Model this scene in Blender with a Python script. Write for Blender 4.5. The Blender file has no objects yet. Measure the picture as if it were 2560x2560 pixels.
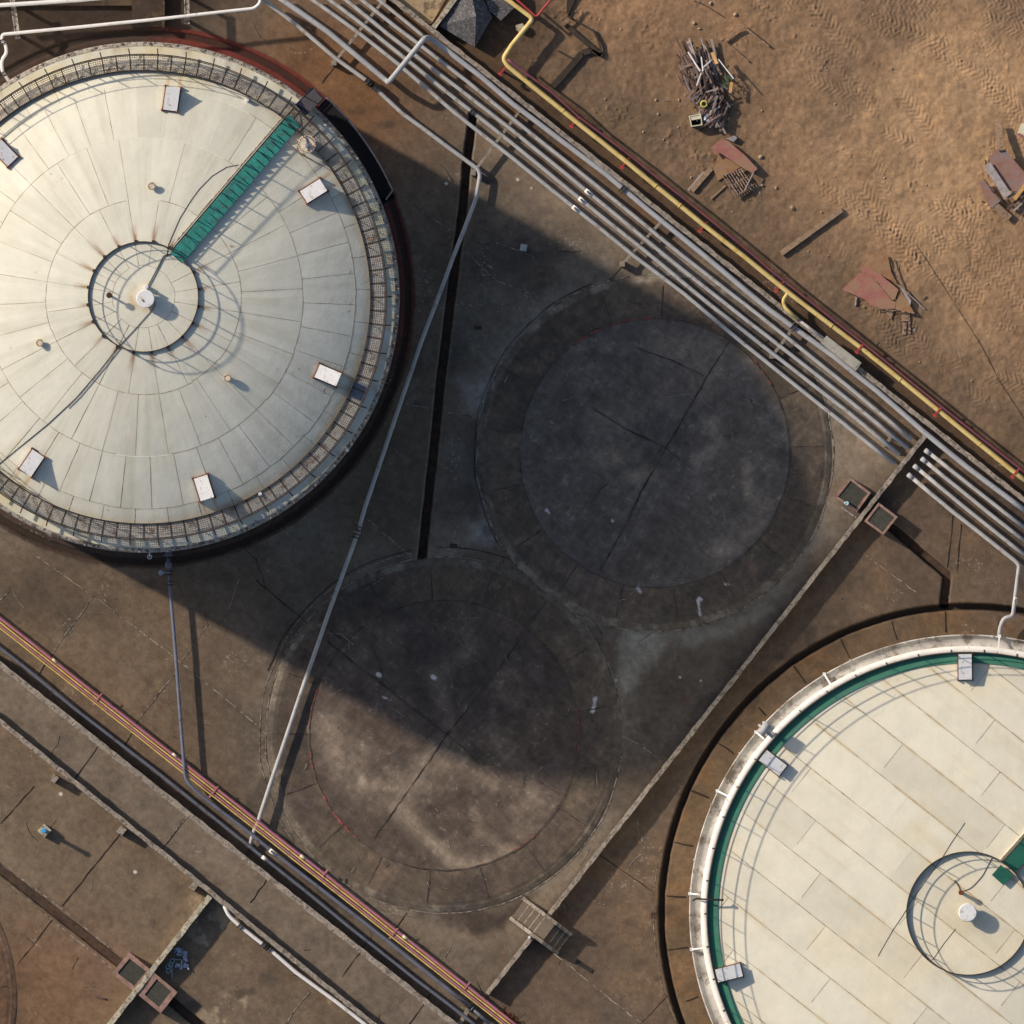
import bpy, math, random
import numpy as np
from mathutils import Vector, Matrix

random.seed(7)
RNG = np.random.default_rng(7)
SC = bpy.context.scene
COL = SC.collection

# ------------------------------------------------------------------ camera, sky, sun, exposure
S = 0.02            # metres per photo pixel (2560 px = 51.2 m)
HC = 2000.0         # height of the survey camera
cam_d = bpy.data.cameras.new("survey_camera")
cam_d.sensor_width = 36.0
cam_d.lens = 36.0 * HC / (2560 * S)
cam_d.clip_start = 50.0
cam_d.clip_end = 12000.0
cam = bpy.data.objects.new("survey_camera", cam_d)
cam.location = (0, 0, HC)
COL.objects.link(cam)
SC.camera = cam

EL = math.radians(28.0)
SD = Vector((0.8735, -0.4868, 0)).normalized()      # the way shadows fall on the ground
W = bpy.data.worlds.new("World")
SC.world = W
W.use_nodes = True
wn = W.node_tree.nodes
sky = wn.new("ShaderNodeTexSky")
sky.sky_type = 'NISHITA'
sky.sun_disc = False
sky.sun_elevation = EL
sky.sun_rotation = math.atan2(-SD.x, -SD.y)
sky.air_density = 1.0
sky.dust_density = 2.0
wn["Background"].inputs["Strength"].default_value = 0.102
W.node_tree.links.new(sky.outputs[0], wn["Background"].inputs["Color"])

sun_d = bpy.data.lights.new("sun", 'SUN')
sun_d.energy = 4.4
sun_d.angle = math.radians(1.8)
sun_d.color = (1.0, 0.845, 0.655)
sun = bpy.data.objects.new("sun", sun_d)
ldir = Vector((SD.x * math.cos(EL), SD.y * math.cos(EL), -math.sin(EL)))
sun.rotation_euler = ldir.to_track_quat('-Z', 'Y').to_euler()
sun.location = (-60, 32, 60)
COL.objects.link(sun)

SC.view_settings.view_transform = 'Standard'
SC.view_settings.look = 'None'
SC.view_settings.exposure = 0.0
SC.view_settings.gamma = 1.0

# ------------------------------------------------------------------ helpers
def P(px, py, z=0.0):
    k = S * (HC - z) / HC
    return Vector(((px - 1280) * k, (1280 - py) * k, z))

def lin(v):
    v = v / 255.0
    return v / 12.92 if v <= 0.04045 else ((v + 0.055) / 1.055) ** 2.4

LIT = (1.0, 0.915, 0.80)
def C(r, g, b):
    """sunlit picture colour -> base colour"""
    return tuple(min(0.85, lin(v) / f) for v, f in zip((r, g, b), LIT))

def tag(o, label, cat, group=None, kind=None):
    if label: o["label"] = label
    if cat: o["category"] = cat
    if group: o["group"] = group
    if kind: o["kind"] = kind
    return o

def empty(name, loc, label=None, cat=None, group=None):
    o = bpy.data.objects.new(name, None)
    o.location = loc
    o.empty_display_size = 0.2
    COL.objects.link(o)
    return tag(o, label, cat, group)

class MB:
    def __init__(s):
        s.v = []; s.f = []; s.m = []; s.cur = 0; s.sm = []; s.smooth = False
    def add(s, vs, fs):
        b = len(s.v)
        s.v += [tuple(x) for x in vs]
        for f in fs:
            s.f.append(tuple(i + b for i in f)); s.m.append(s.cur); s.sm.append(s.smooth)
    def prism(s, pts, z0, z1, top=None):
        """pts: list of Vectors (xy), z0/z1 floats; top: other xy for the top"""
        n = len(pts); top = top or pts
        a = sum(pts[i].x * pts[(i + 1) % n].y - pts[(i + 1) % n].x * pts[i].y for i in range(n))
        if a < 0:
            pts = pts[::-1]; top = top[::-1]
        vs = [(p.x, p.y, z0) for p in pts] + [(p.x, p.y, z1) for p in top]
        fs = [tuple(range(n - 1, -1, -1)), tuple(range(n, 2 * n))]
        fs += [(i, (i + 1) % n, n + (i + 1) % n, n + i) for i in range(n)]
        s.add(vs, fs)
    def hexa(s, q0, q1):
        """box from a bottom quad and a top quad (Vectors)"""
        s.add(list(q0) + list(q1), [(3, 2, 1, 0), (4, 5, 6, 7), (0, 1, 5, 4), (1, 2, 6, 5), (2, 3, 7, 6), (3, 0, 4, 7)])
    def obox(s, c, ax, ay, az, hx, hy, hz):
        q = lambda z: [c + ax * x * hx + ay * y * hy + az * z * hz for x, y in ((-1, -1), (1, -1), (1, 1), (-1, 1))]
        s.hexa(q(-1), q(1))
    def bar(s, p0, p1, w, h):
        d = (p1 - p0); L = d.length
        if L < 1e-6: return
        d = d / L
        side = Vector((-d.y, d.x, 0))
        if side.length < 1e-4: side = Vector((1, 0, 0))
        side.normalize(); up = d.cross(side)
        s.obox((p0 + p1) / 2, d, side, up, L / 2, w / 2, h / 2)
    def tube(s, pts, r, n=10, fillet=0.0, caps=True, fs=6):
        pts = [Vector(p) for p in pts]
        if fillet > 0 and len(pts) > 2:
            q = [pts[0]]
            for i in range(1, len(pts) - 1):
                a, b, c = pts[i - 1], pts[i], pts[i + 1]
                d0 = (a - b); d1 = (c - b)
                if d0.length < 1e-6 or d1.length < 1e-6: continue
                ang = d0.angle(d1)
                if ang > math.radians(172): q.append(b); continue
                f = min(fillet, d0.length * 0.45, d1.length * 0.45)
                A = b + d0.normalized() * f; B = b + d1.normalized() * f
                for k in range(fs + 1):
                    t = k / fs
                    q.append(A * (1 - t) ** 2 + b * 2 * t * (1 - t) + B * t * t)
            q.append(pts[-1]); pts = q
        N = len(pts)
        t0 = (pts[1] - pts[0]).normalized()
        u = t0.orthogonal().normalized()
        ring = []
        prev = t0
        for i in range(N):
            if i == 0: t = t0
            elif i == N - 1: t = (pts[-1] - pts[-2]).normalized()
            else:
                t = ((pts[i] - pts[i - 1]).normalized() + (pts[i + 1] - pts[i]).normalized())
                t = t.normalized() if t.length > 1e-6 else prev
            u = (u - t * u.dot(t))
            u = u.normalized() if u.length > 1e-6 else t.orthogonal().normalized()
            w = t.cross(u); prev = t
            ring += [pts[i] + (u * math.cos(2 * math.pi * k / n) + w * math.sin(2 * math.pi * k / n)) * r for k in range(n)]
        fs_ = [(i * n + k, i * n + (k + 1) % n, (i + 1) * n + (k + 1) % n, (i + 1) * n + k) for i in range(N - 1) for k in range(n)]
        sm = s.smooth; s.smooth = True
        s.add(ring, fs_)
        s.smooth = sm
        if caps:
            b = len(s.v) - len(ring)
            s.f.append(tuple(b + k for k in range(n - 1, -1, -1))); s.m.append(s.cur); s.sm.append(False)
            s.f.append(tuple(b + (N - 1) * n + k for k in range(n))); s.m.append(s.cur); s.sm.append(False)
    def revolve(s, prof, c, n=96, a0=0.0, a1=360.0, smooth=True):
        """prof: [(r,z)..] going outward along the visible side"""
        full = abs(a1 - a0) >= 359.99
        m = n if full else n + 1
        vs = []
        for i in range(m):
            a = math.radians(a0 + (a1 - a0) * i / n)
            vs += [(c.x + r * math.cos(a), c.y + r * math.sin(a), z) for r, z in prof]
        k = len(prof); fs = []
        for i in range(n):
            j = (i + 1) % m
            for q in range(k - 1):
                fs.append((i * k + q, i * k + q + 1, j * k + q + 1, j * k + q))
        sm = s.smooth; s.smooth = smooth
        s.add(vs, fs); s.smooth = sm
    def disc(s, c, r, n=24):
        s.add([(c.x + r * math.cos(2 * math.pi * k / n), c.y + r * math.sin(2 * math.pi * k / n), c.z) for k in range(n)], [tuple(range(n))])
    def cyl(s, c, r, h, n=24, bev=0.0):
        prof = [(r, c.z), (r, c.z + h)] if not bev else [(r, c.z), (r, c.z + h - bev), (r - bev, c.z + h)]
        # outward-facing
        vs = []; k = len(prof)
        for i in range(n):
            a = 2 * math.pi * i / n
            vs += [(c.x + q * math.cos(a), c.y + q * math.sin(a), z) for q, z in prof]
        fs = []
        for i in range(n):
            j = (i + 1) % n
            for q in range(k - 1): fs.append((i * k + q, j * k + q, j * k + q + 1, i * k + q + 1))
        fs.append(tuple(i * k + k - 1 for i in range(n)))
        s.add(vs, fs)
    def ribbon(s, pts, w, wob=0.0):
        n = len(pts); vs = []
        for i, p in enumerate(pts):
            t = (pts[min(i + 1, n - 1)] - pts[max(i - 1, 0)]); t.z = 0
            t = t.normalized() if t.length > 1e-9 else Vector((1, 0, 0))
            sd = Vector((-t.y, t.x, 0)) * (w / 2 * (1 + random.uniform(-wob, wob)))
            vs += [p - sd, p + sd]
        s.add(vs, [(2 * i, 2 * i + 2, 2 * i + 3, 2 * i + 1) for i in range(n - 1)])
    def build(s, name, mat, parent=None, origin=None):
        me = bpy.data.meshes.new(name)
        o0 = origin if origin is not None else (parent_world(parent) if parent else Vector((0, 0, 0)))
        me.from_pydata([(x - o0.x, y - o0.y, z - o0.z) for x, y, z in s.v], [], s.f)
        mats = mat if isinstance(mat, (list, tuple)) else [mat]
        for m in mats: me.materials.append(m)
        me.polygons.foreach_set("material_index", s.m)
        me.polygons.foreach_set("use_smooth", s.sm)
        me.update()
        o = bpy.data.objects.new(name, me)
        COL.objects.link(o)
        if parent: o.parent = parent
        else: o.location = o0
        return o

def parent_world(o):
    p = Vector((0, 0, 0))
    while o is not None:
        p = p + Vector(o.location); o = o.parent
    return p

def grid_mesh(name, X, Y, Z, colr, mat, nu, nv, wrap=False, extra=None, extra_mats=(), origin=Vector((0, 0, 0)), parent=None):
    """structured mesh with a colour attribute, plus the faces of an MB on top (joint lines and the like)"""
    n0 = nu * nv
    I = np.arange(n0).reshape(nv, nu)
    if wrap:
        J = np.roll(I, -1, axis=1)
        quads = np.stack([I[:-1], J[:-1], J[1:], I[1:]], -1).reshape(-1, 4)
    else:
        quads = np.stack([I[:-1, :-1], I[:-1, 1:], I[1:, 1:], I[1:, :-1]], -1).reshape(-1, 4)
    co = np.stack([X, Y, Z], -1).reshape(-1, 3)
    nq = len(quads)
    loops = [quads.reshape(-1)]
    totals = [np.full(nq, 4)]
    midx = [np.zeros(nq, dtype=np.int32)]
    colr = np.concatenate([colr.reshape(-1, 3), np.ones((n0, 1))], 1)
    if extra and extra.v:
        ev = np.array(extra.v, dtype=float)
        co = np.concatenate([co, ev]); colr = np.concatenate([colr, np.full((len(ev), 4), 0.1)])
        loops.append(np.array([i + n0 for f in extra.f for i in f]))
        totals.append(np.array([len(f) for f in extra.f]))
        midx.append(np.array(extra.m) + 1)
    co = co - np.array(origin)
    loops = np.concatenate(loops).astype(np.int32); totals = np.concatenate(totals).astype(np.int32)
    starts = np.concatenate([[0], np.cumsum(totals)[:-1]]).astype(np.int32)
    me = bpy.data.meshes.new(name)
    me.vertices.add(len(co)); me.vertices.foreach_set("co", co.astype(np.float32).ravel())
    me.loops.add(len(loops)); me.loops.foreach_set("vertex_index", loops)
    me.polygons.add(len(totals)); me.polygons.foreach_set("loop_start", starts); me.polygons.foreach_set("loop_total", totals)
    me.materials.append(mat)
    for m in extra_mats: me.materials.append(m)
    me.polygons.foreach_set("material_index", np.concatenate(midx).astype(np.int32))
    sm = np.zeros(len(totals), dtype=bool); sm[:nq] = True
    me.polygons.foreach_set("use_smooth", sm)
    at = me.color_attributes.new("Col", 'FLOAT_COLOR', 'POINT')
    at.data.foreach_set("color", colr.astype(np.float32).ravel())
    me.update(); me.validate()
    o = bpy.data.objects.new(name, me)
    COL.objects.link(o)
    if parent: o.parent = parent
    else: o.location = origin
    return o

# ------------------------------------------------------------------ materials
def nt(m): return m.node_tree.nodes, m.node_tree.links

def mat(name, col, rough=0.7, var=0.25, scale=2.0, bump=0.0, bscale=30.0, spots=None, spot_amt=0.0, spot_scale=5.0, metal=0.0, spec=0.3, fine=0.0):
    m = bpy.data.materials.new(name); m.use_nodes = True
    N, L = nt(m); b = N["Principled BSDF"]
    b.inputs["Roughness"].default_value = rough
    b.inputs["Metallic"].default_value = metal
    b.inputs["Specular IOR Level"].default_value = spec
    tc = N.new("ShaderNodeTexCoord")
    n1 = N.new("ShaderNodeTexNoise"); n1.inputs["Scale"].default_value = scale; n1.inputs["Detail"].default_value = 6; n1.inputs["Roughness"].default_value = 0.65
    L.new(tc.outputs["Object"], n1.inputs["Vector"])
    r = N.new("ShaderNodeMapRange")
    r.inputs["From Min"].default_value = 0.3; r.inputs["From Max"].default_value = 0.7
    r.inputs["To Min"].default_value = 1 - var; r.inputs["To Max"].default_value = 1 + var
    L.new(n1.outputs["Fac"], r.inputs["Value"])
    mul = N.new("ShaderNodeMix"); mul.data_type = 'RGBA'; mul.blend_type = 'MULTIPLY'; mul.inputs["Factor"].default_value = 1.0
    mul.inputs["A"].default_value = (*col, 1)
    L.new(r.outputs[0], mul.inputs["B"])
    out = mul.outputs["Result"]
    if fine:
        n3 = N.new("ShaderNodeTexNoise"); n3.inputs["Scale"].default_value = 25; n3.inputs["Detail"].default_value = 4
        L.new(tc.outputs["Object"], n3.inputs["Vector"])
        r3 = N.new("ShaderNodeMapRange"); r3.inputs["From Min"].default_value = 0.3; r3.inputs["From Max"].default_value = 0.7
        r3.inputs["To Min"].default_value = 1 - fine; r3.inputs["To Max"].default_value = 1 + fine
        L.new(n3.outputs["Fac"], r3.inputs["Value"])
        m3 = N.new("ShaderNodeMix"); m3.data_type = 'RGBA'; m3.blend_type = 'MULTIPLY'; m3.inputs["Factor"].default_value = 1.0
        L.new(out, m3.inputs["A"]); L.new(r3.outputs[0], m3.inputs["B"]); out = m3.outputs["Result"]
    if spots is not None:
        n2 = N.new("ShaderNodeTexNoise"); n2.inputs["Scale"].default_value = spot_scale; n2.inputs["Detail"].default_value = 8; n2.inputs["Roughness"].default_value = 0.7
        L.new(tc.outputs["Object"], n2.inputs["Vector"])
        rr = N.new("ShaderNodeMapRange")
        rr.inputs["From Min"].default_value = 0.62 - 0.2 * spot_amt; rr.inputs["From Max"].default_value = 0.72 - 0.2 * spot_amt
        L.new(n2.outputs["Fac"], rr.inputs["Value"])
        mx = N.new("ShaderNodeMix"); mx.data_type = 'RGBA'
        L.new(rr.outputs[0], mx.inputs["Factor"]); L.new(out, mx.inputs["A"]); mx.inputs["B"].default_value = (*spots, 1)
        out = mx.outputs["Result"]
    L.new(out, b.inputs["Base Color"])
    if bump:
        nb = N.new("ShaderNodeTexNoise"); nb.inputs["Scale"].default_value = bscale; nb.inputs["Detail"].default_value = 5
        L.new(tc.outputs["Object"], nb.inputs["Vector"])
        bp = N.new("ShaderNodeBump"); bp.inputs["Strength"].default_value = 1.0; bp.inputs["Distance"].default_value = bump
        L.new(nb.outputs["Fac"], bp.inputs["Height"]); L.new(bp.outputs[0], b.inputs["Normal"])
    return m

def vmat(name, rough=0.85, fine=0.18, fscale=18.0, bump=0.01, bscale=14.0, mid=0.12, mscale=2.5, spec=0.25):
    """colour attribute x procedural grain"""
    m = bpy.data.materials.new(name); m.use_nodes = True
    N, L = nt(m); b = N["Principled BSDF"]
    b.inputs["Roughness"].default_value = rough; b.inputs["Specular IOR Level"].default_value = spec
    at = N.new("ShaderNodeVertexColor"); at.layer_name = "Col"
    tc = N.new("ShaderNodeTexCoord")
    out = at.outputs["Color"]
    for amt, sc, det in ((fine, fscale, 5), (mid, mscale, 7)):
        n = N.new("ShaderNodeTexNoise"); n.inputs["Scale"].default_value = sc; n.inputs["Detail"].default_value = det; n.inputs["Roughness"].default_value = 0.65
        L.new(tc.outputs["Object"], n.inputs["Vector"])
        r = N.new("ShaderNodeMapRange"); r.inputs["From Min"].default_value = 0.3; r.inputs["From Max"].default_value = 0.7
        r.inputs["To Min"].default_value = 1 - amt; r.inputs["To Max"].default_value = 1 + amt
        L.new(n.outputs["Fac"], r.inputs["Value"])
        mx = N.new("ShaderNodeMix"); mx.data_type = 'RGBA'; mx.blend_type = 'MULTIPLY'; mx.inputs["Factor"].default_value = 1.0
        L.new(out, mx.inputs["A"]); L.new(r.outputs[0], mx.inputs["B"]); out = mx.outputs["Result"]
    L.new(out, b.inputs["Base Color"])
    if bump:
        nb = N.new("ShaderNodeTexNoise"); nb.inputs["Scale"].default_value = bscale; nb.inputs["Detail"].default_value = 6; nb.inputs["Roughness"].default_value = 0.6
        L.new(tc.outputs["Object"], nb.inputs["Vector"])
        bp = N.new("ShaderNodeBump"); bp.inputs["Strength"].default_value = 1.0; bp.inputs["Distance"].default_value = bump
        L.new(nb.outputs["Fac"], bp.inputs["Height"]); L.new(bp.outputs[0], b.inputs["Normal"])
    return m

RUST = C(110, 62, 36)
M = dict(
    ground=vmat("ground_concrete", fine=0.22, bump=0.012),
    pad=vmat("old_foundation_concrete", fine=0.25, bump=0.01, mid=0.2),
    roof=vmat("cream_roof_paint", rough=0.6, fine=0.04, bump=0.03, bscale=0.9, mid=0.06, mscale=0.8, spec=0.3),
    stepconc=mat("worn_step_concrete", C(122, 106, 90), 0.9, 0.25, 3, spots=C(96, 84, 72), spot_amt=0.4, spot_scale=3, fine=0.15),
    padjoint=mat("worn_pad_joint", C(54, 46, 41), 0.9, 0.3, 6, spots=C(84, 74, 66), spot_amt=0.75, spot_scale=2.2),
    joint=mat("dark_joint", C(40, 33, 28), 0.9, 0.4, 6),
    paleline=mat("pale_joint_sealant", C(150, 138, 122), 0.9, 0.4, 5, spots=C(80, 68, 58), spot_amt=0.8, spot_scale=3),
    redline=mat("red_paint_line", C(150, 74, 66), 0.8, 0.4, 5, spots=C(80, 66, 58), spot_amt=0.9, spot_scale=4),
    seam=mat("weld_seam", C(168, 152, 124), 0.8, 0.25, 3, spots=C(120, 94, 64), spot_amt=0.45, spot_scale=6),
    seamlight=mat("painted_weld_seam", C(232, 222, 198), 0.6, 0.15, 3),
    shell=mat("cream_shell_paint", C(212, 206, 186), 0.55, 0.12, 0.8, spots=C(160, 132, 96), spot_amt=0.35, spot_scale=1.5),
    rim=mat("weathered_rim", C(172, 162, 146), 0.7, 0.35, 3, spots=C(96, 76, 62), spot_amt=0.75, spot_scale=6, fine=0.2),
    girder=mat("weathered_wind_girder", C(196, 184, 170), 0.6, 0.3, 0.8, spots=C(132, 116, 102), spot_amt=0.6, spot_scale=0.9, fine=0.12),
    rail=mat("rusty_dark_rail", C(58, 49, 42), 0.7, 0.4, 8, spots=C(96, 60, 40), spot_amt=0.4, spot_scale=9),
    grate=mat("galvanised_grating", C(170, 158, 144), 0.7, 0.25, 5, spots=C(110, 80, 58), spot_amt=0.5, spot_scale=3),
    teal=mat("teal_walkway_paint", C(46, 126, 114), 0.7, 0.25, 2, spots=C(58, 100, 92), spot_amt=0.6, spot_scale=3, fine=0.3),
    green=mat("green_walkway_paint", C(66, 124, 98), 0.7, 0.18, 1.5, spots=C(84, 118, 100), spot_amt=0.5, spot_scale=2.5, fine=0.12),
    darkgreen=mat("dark_green_paint", C(32, 92, 74), 0.6, 0.15, 2),
    tread=mat("dark_tread_edge", C(22, 84, 84), 0.7, 0.2, 4),
    navy=mat("navy_steel", C(34, 32, 52), 0.6, 0.25, 4),
    black=mat("blackened_steel", C(24, 22, 26), 0.7, 0.3, 4),
    pale_rail=mat("pale_steel", C(150, 140, 138), 0.6, 0.25, 3, spots=C(110, 82, 64), spot_amt=0.5, spot_scale=5),
    vent=mat("white_vent_paint", C(226, 220, 212), 0.5, 0.1, 2, spots=C(186, 172, 152), spot_amt=0.4, spot_scale=4),
    rust=mat("rust", RUST, 0.9, 0.4, 8),
    tan=mat("rust_stained_flange", C(214, 194, 164), 0.7, 0.15, 6, spots=C(150, 104, 76), spot_amt=0.4, spot_scale=9),
    pipe=mat("grey_pipe_paint", C(172, 167, 160), 0.6, 0.15, 1.5, spots=C(146, 128, 112), spot_amt=0.35, spot_scale=2.2),
    pipeblue=mat("blue_grey_pipe_paint", C(166, 163, 160), 0.6, 0.15, 1.5, spots=C(140, 128, 120), spot_amt=0.25, spot_scale=3),
    pipedark=mat("slate_pipe_paint", C(104, 106, 118), 0.45, 0.15, 1.5, spots=C(84, 78, 76), spot_amt=0.4, spot_scale=3),
    white=mat("white_pipe_paint", C(222, 214, 206), 0.45, 0.1, 1.5, spots=C(176, 160, 140), spot_amt=0.3, spot_scale=3),
    yellow=mat("yellow_pipe_paint", C(210, 182, 116), 0.6, 0.15, 1.5, spots=C(196, 160, 84), spot_amt=0.4, spot_scale=2),
    yellow2=mat("yellow_thin_pipe_paint", C(208, 180, 98), 0.6, 0.2, 2, spots=C(176, 148, 84), spot_amt=0.5, spot_scale=2.5),
    pink=mat("faded_red_pipe_paint", C(178, 112, 114), 0.55, 0.18, 2, spots=C(172, 104, 140), spot_amt=0.6, spot_scale=2),
    maroon=mat("maroon_pipe_paint", C(118, 66, 66), 0.55, 0.2, 2, spots=C(112, 62, 82), spot_amt=0.6, spot_scale=1.2),
    red=mat("red_steel", C(170, 62, 58), 0.55, 0.2, 4),
    concrete=mat("wall_concrete", C(152, 138, 122), 0.9, 0.3, 2.5, 0.01, 20, spots=C(108, 94, 80), spot_amt=0.7, spot_scale=5, fine=0.25),
    lightconc=mat("pale_wall_concrete", C(176, 164, 140), 0.9, 0.25, 3, 0.01, 20, spots=C(124, 104, 80), spot_amt=0.6, spot_scale=5, fine=0.25),
    darkconc=mat("dark_slab_concrete", C(84, 80, 80), 0.9, 0.35, 2.0, 0.03, 9, spots=C(120, 114, 108), spot_amt=0.6, spot_scale=7, fine=0.35),
    sumprim=mat("pink_sump_paint", C(152, 118, 104), 0.85, 0.25, 3, spots=C(128, 100, 84), spot_amt=0.7, spot_scale=4, fine=0.15),
    sumpgrate=mat("green_grey_grate", C(78, 76, 66), 0.8, 0.3, 6),
    channel=mat("silted_channel", C(70, 56, 46), 0.95, 0.4, 2, spots=C(88, 64, 48), spot_amt=0.7, spot_scale=3, fine=0.3),
    black_void=mat("black_steel_plate", C(18, 18, 20), 0.8, 0.2, 3),
    plank=mat("weathered_plank", C(158, 130, 112), 0.9, 0.4, 3, spots=C(70, 56, 50), spot_amt=0.7, spot_scale=5, fine=0.2),
    plankdark=mat("dark_plank", C(108, 86, 76), 0.9, 0.4, 4, spots=C(50, 40, 38), spot_amt=0.7, spot_scale=5, fine=0.2),
    plankgrey=mat("grey_plank", C(160, 146, 138), 0.9, 0.3, 4, fine=0.2),
    planktan=mat("tan_board", C(196, 148, 92), 0.85, 0.2, 4),
    plankwhite=mat("bleached_stick", C(226, 216, 206), 0.8, 0.15, 4),
    dirtboard=mat("dirt_covered_board", C(152, 124, 98), 0.95, 0.25, 3, spots=C(122, 94, 70), spot_amt=0.6, spot_scale=5, fine=0.2),
    redsheet=mat("faded_red_sheet", C(158, 102, 90), 0.85, 0.2, 1.5, spots=C(150, 116, 90), spot_amt=0.7, spot_scale=1.6, fine=0.12),
    ochresheet=mat("dusty_ochre_sheet", C(152, 118, 86), 0.85, 0.15, 1.5, spots=C(142, 102, 70), spot_amt=0.6, spot_scale=2),
    brownpanel=mat("brown_rusty_panel", C(146, 108, 92), 0.8, 0.22, 2, spots=C(128, 116, 112), spot_amt=0.6, spot_scale=2),
    stone=mat("stone", C(170, 142, 116), 0.95, 0.3, 8, fine=0.2),
    cableM=mat("dark_cable", C(46, 40, 36), 0.7, 0.2, 3),
    blue=mat("blue_cap", C(70, 150, 190), 0.5, 0.1, 3),
    silver=mat("scrap_metal", C(160, 164, 172), 0.4, 0.3, 5, metal=0.4),
    paleblue=mat("pale_blue_wire", C(170, 200, 206), 0.5, 0.15, 5),
    greybox=mat("grey_duct_paint", C(166, 158, 142), 0.7, 0.12, 2, spots=C(140, 126, 108), spot_amt=0.4, spot_scale=3),
    cream=mat("cream_sheet", C(214, 200, 168), 0.7, 0.12, 3),
    ink=mat("black_lettering", C(40, 40, 44), 0.7, 0.1, 3),
    tagw=mat("white_label_band", C(238, 232, 222), 0.6, 0.06, 5),
    yellowhose=mat("yellow_hose", C(190, 176, 84), 0.6, 0.15, 5),
)

# ------------------------------------------------------------------ numpy noise on photo-pixel coordinates
def vnoise(px, py, scale, seed):
    rng = np.random.default_rng(seed)
    G = rng.random((257, 257))
    x = (px / scale + 50.3 + seed * 3.7) % 256; y = (py / scale + 71.9 + seed * 1.3) % 256
    xi = x.astype(int); yi = y.astype(int); fx = x - xi; fy = y - yi
    fx = fx * fx * (3 - 2 * fx); fy = fy * fy * (3 - 2 * fy)
    xj = (xi + 1) % 256; yj = (yi + 1) % 256
    return (G[yi, xi] * (1 - fx) + G[yi, xj] * fx) * (1 - fy) + (G[yj, xi] * (1 - fx) + G[yj, xj] * fx) * fy

def fbm(px, py, scale, seed, octs=5, gain=0.55):
    a = 1.0; t = 0.0; s = 0.0
    for k in range(octs):
        s = s + a * vnoise(px, py, scale / 2 ** k, seed * 11 + k); t += a; a *= gain
    return s / t            # 0..1

def sstep(a, b, x):
    t = np.clip((x - a) / (b - a), 0, 1)
    return t * t * (3 - 2 * t)

def sd_line(px, py, p0, p1):
    dx, dy = p1[0] - p0[0], p1[1] - p0[1]; L = math.hypot(dx, dy)
    return ((px - p0[0]) * dy - (py - p0[1]) * dx) / L

def d_poly(px, py, pts):
    """distance to an open polyline"""
    d = np.full(px.shape, 1e9)
    for a, b in zip(pts[:-1], pts[1:]):
        dx, dy = b[0] - a[0], b[1] - a[1]; LL = dx * dx + dy * dy
        t = np.clip(((px - a[0]) * dx + (py - a[1]) * dy) / LL, 0, 1)
        d = np.minimum(d, np.hypot(px - a[0] - t * dx, py - a[1] - t * dy))
    return d

def sd_polygon(px, py, pts):
    """negative inside"""
    d = d_poly(px, py, list(pts) + [pts[0]])
    ins = np.zeros(px.shape, dtype=bool); n = len(pts)
    for i in range(n):
        (x0, y0), (x1, y1) = pts[i], pts[(i + 1) % n]
        c = ((y0 > py) != (y1 > py)) & (px < (x1 - x0) * (py - y0) / ((y1 - y0) if y1 != y0 else 1e-9) + x0)
        ins ^= c
    return np.where(ins, -d, d)

def blend(col, c, a):
    return col * (1 - a[..., None]) + np.array(c) * a[..., None]

# key lines of the site, in photo pixels
L_RED = ((1280, 156), (2560, 1180))
L_KERB = ((1080, 76), (2560, 1250))
L_C = ((1216, 2486), (2311, 1090))
L_A = ((0, 1661), (1120, 2549))
L_B = ((0, 1803), (931, 2560))
L_D = ((527, 2238), (275, 2560))
PADA = (1637, 1133); PADB = (1110, 1838)
T1 = (360, 743); T2 = (2420, 2283)
CH1 = [(1183, 285), (1167, 414), (1157, 530), (1140, 643), (1124, 772), (1103, 940), (1081, 1157), (1067, 1279), (1055, 1400)]
CH2 = [(2228, 1318), (2368, 1438), (2360, 1510)]
CH3 = [(-40, 2128), (0, 2172), (295, 2404), (345, 2440)]
CH4 = [(430, 2506), (520, 2580)]

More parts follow.
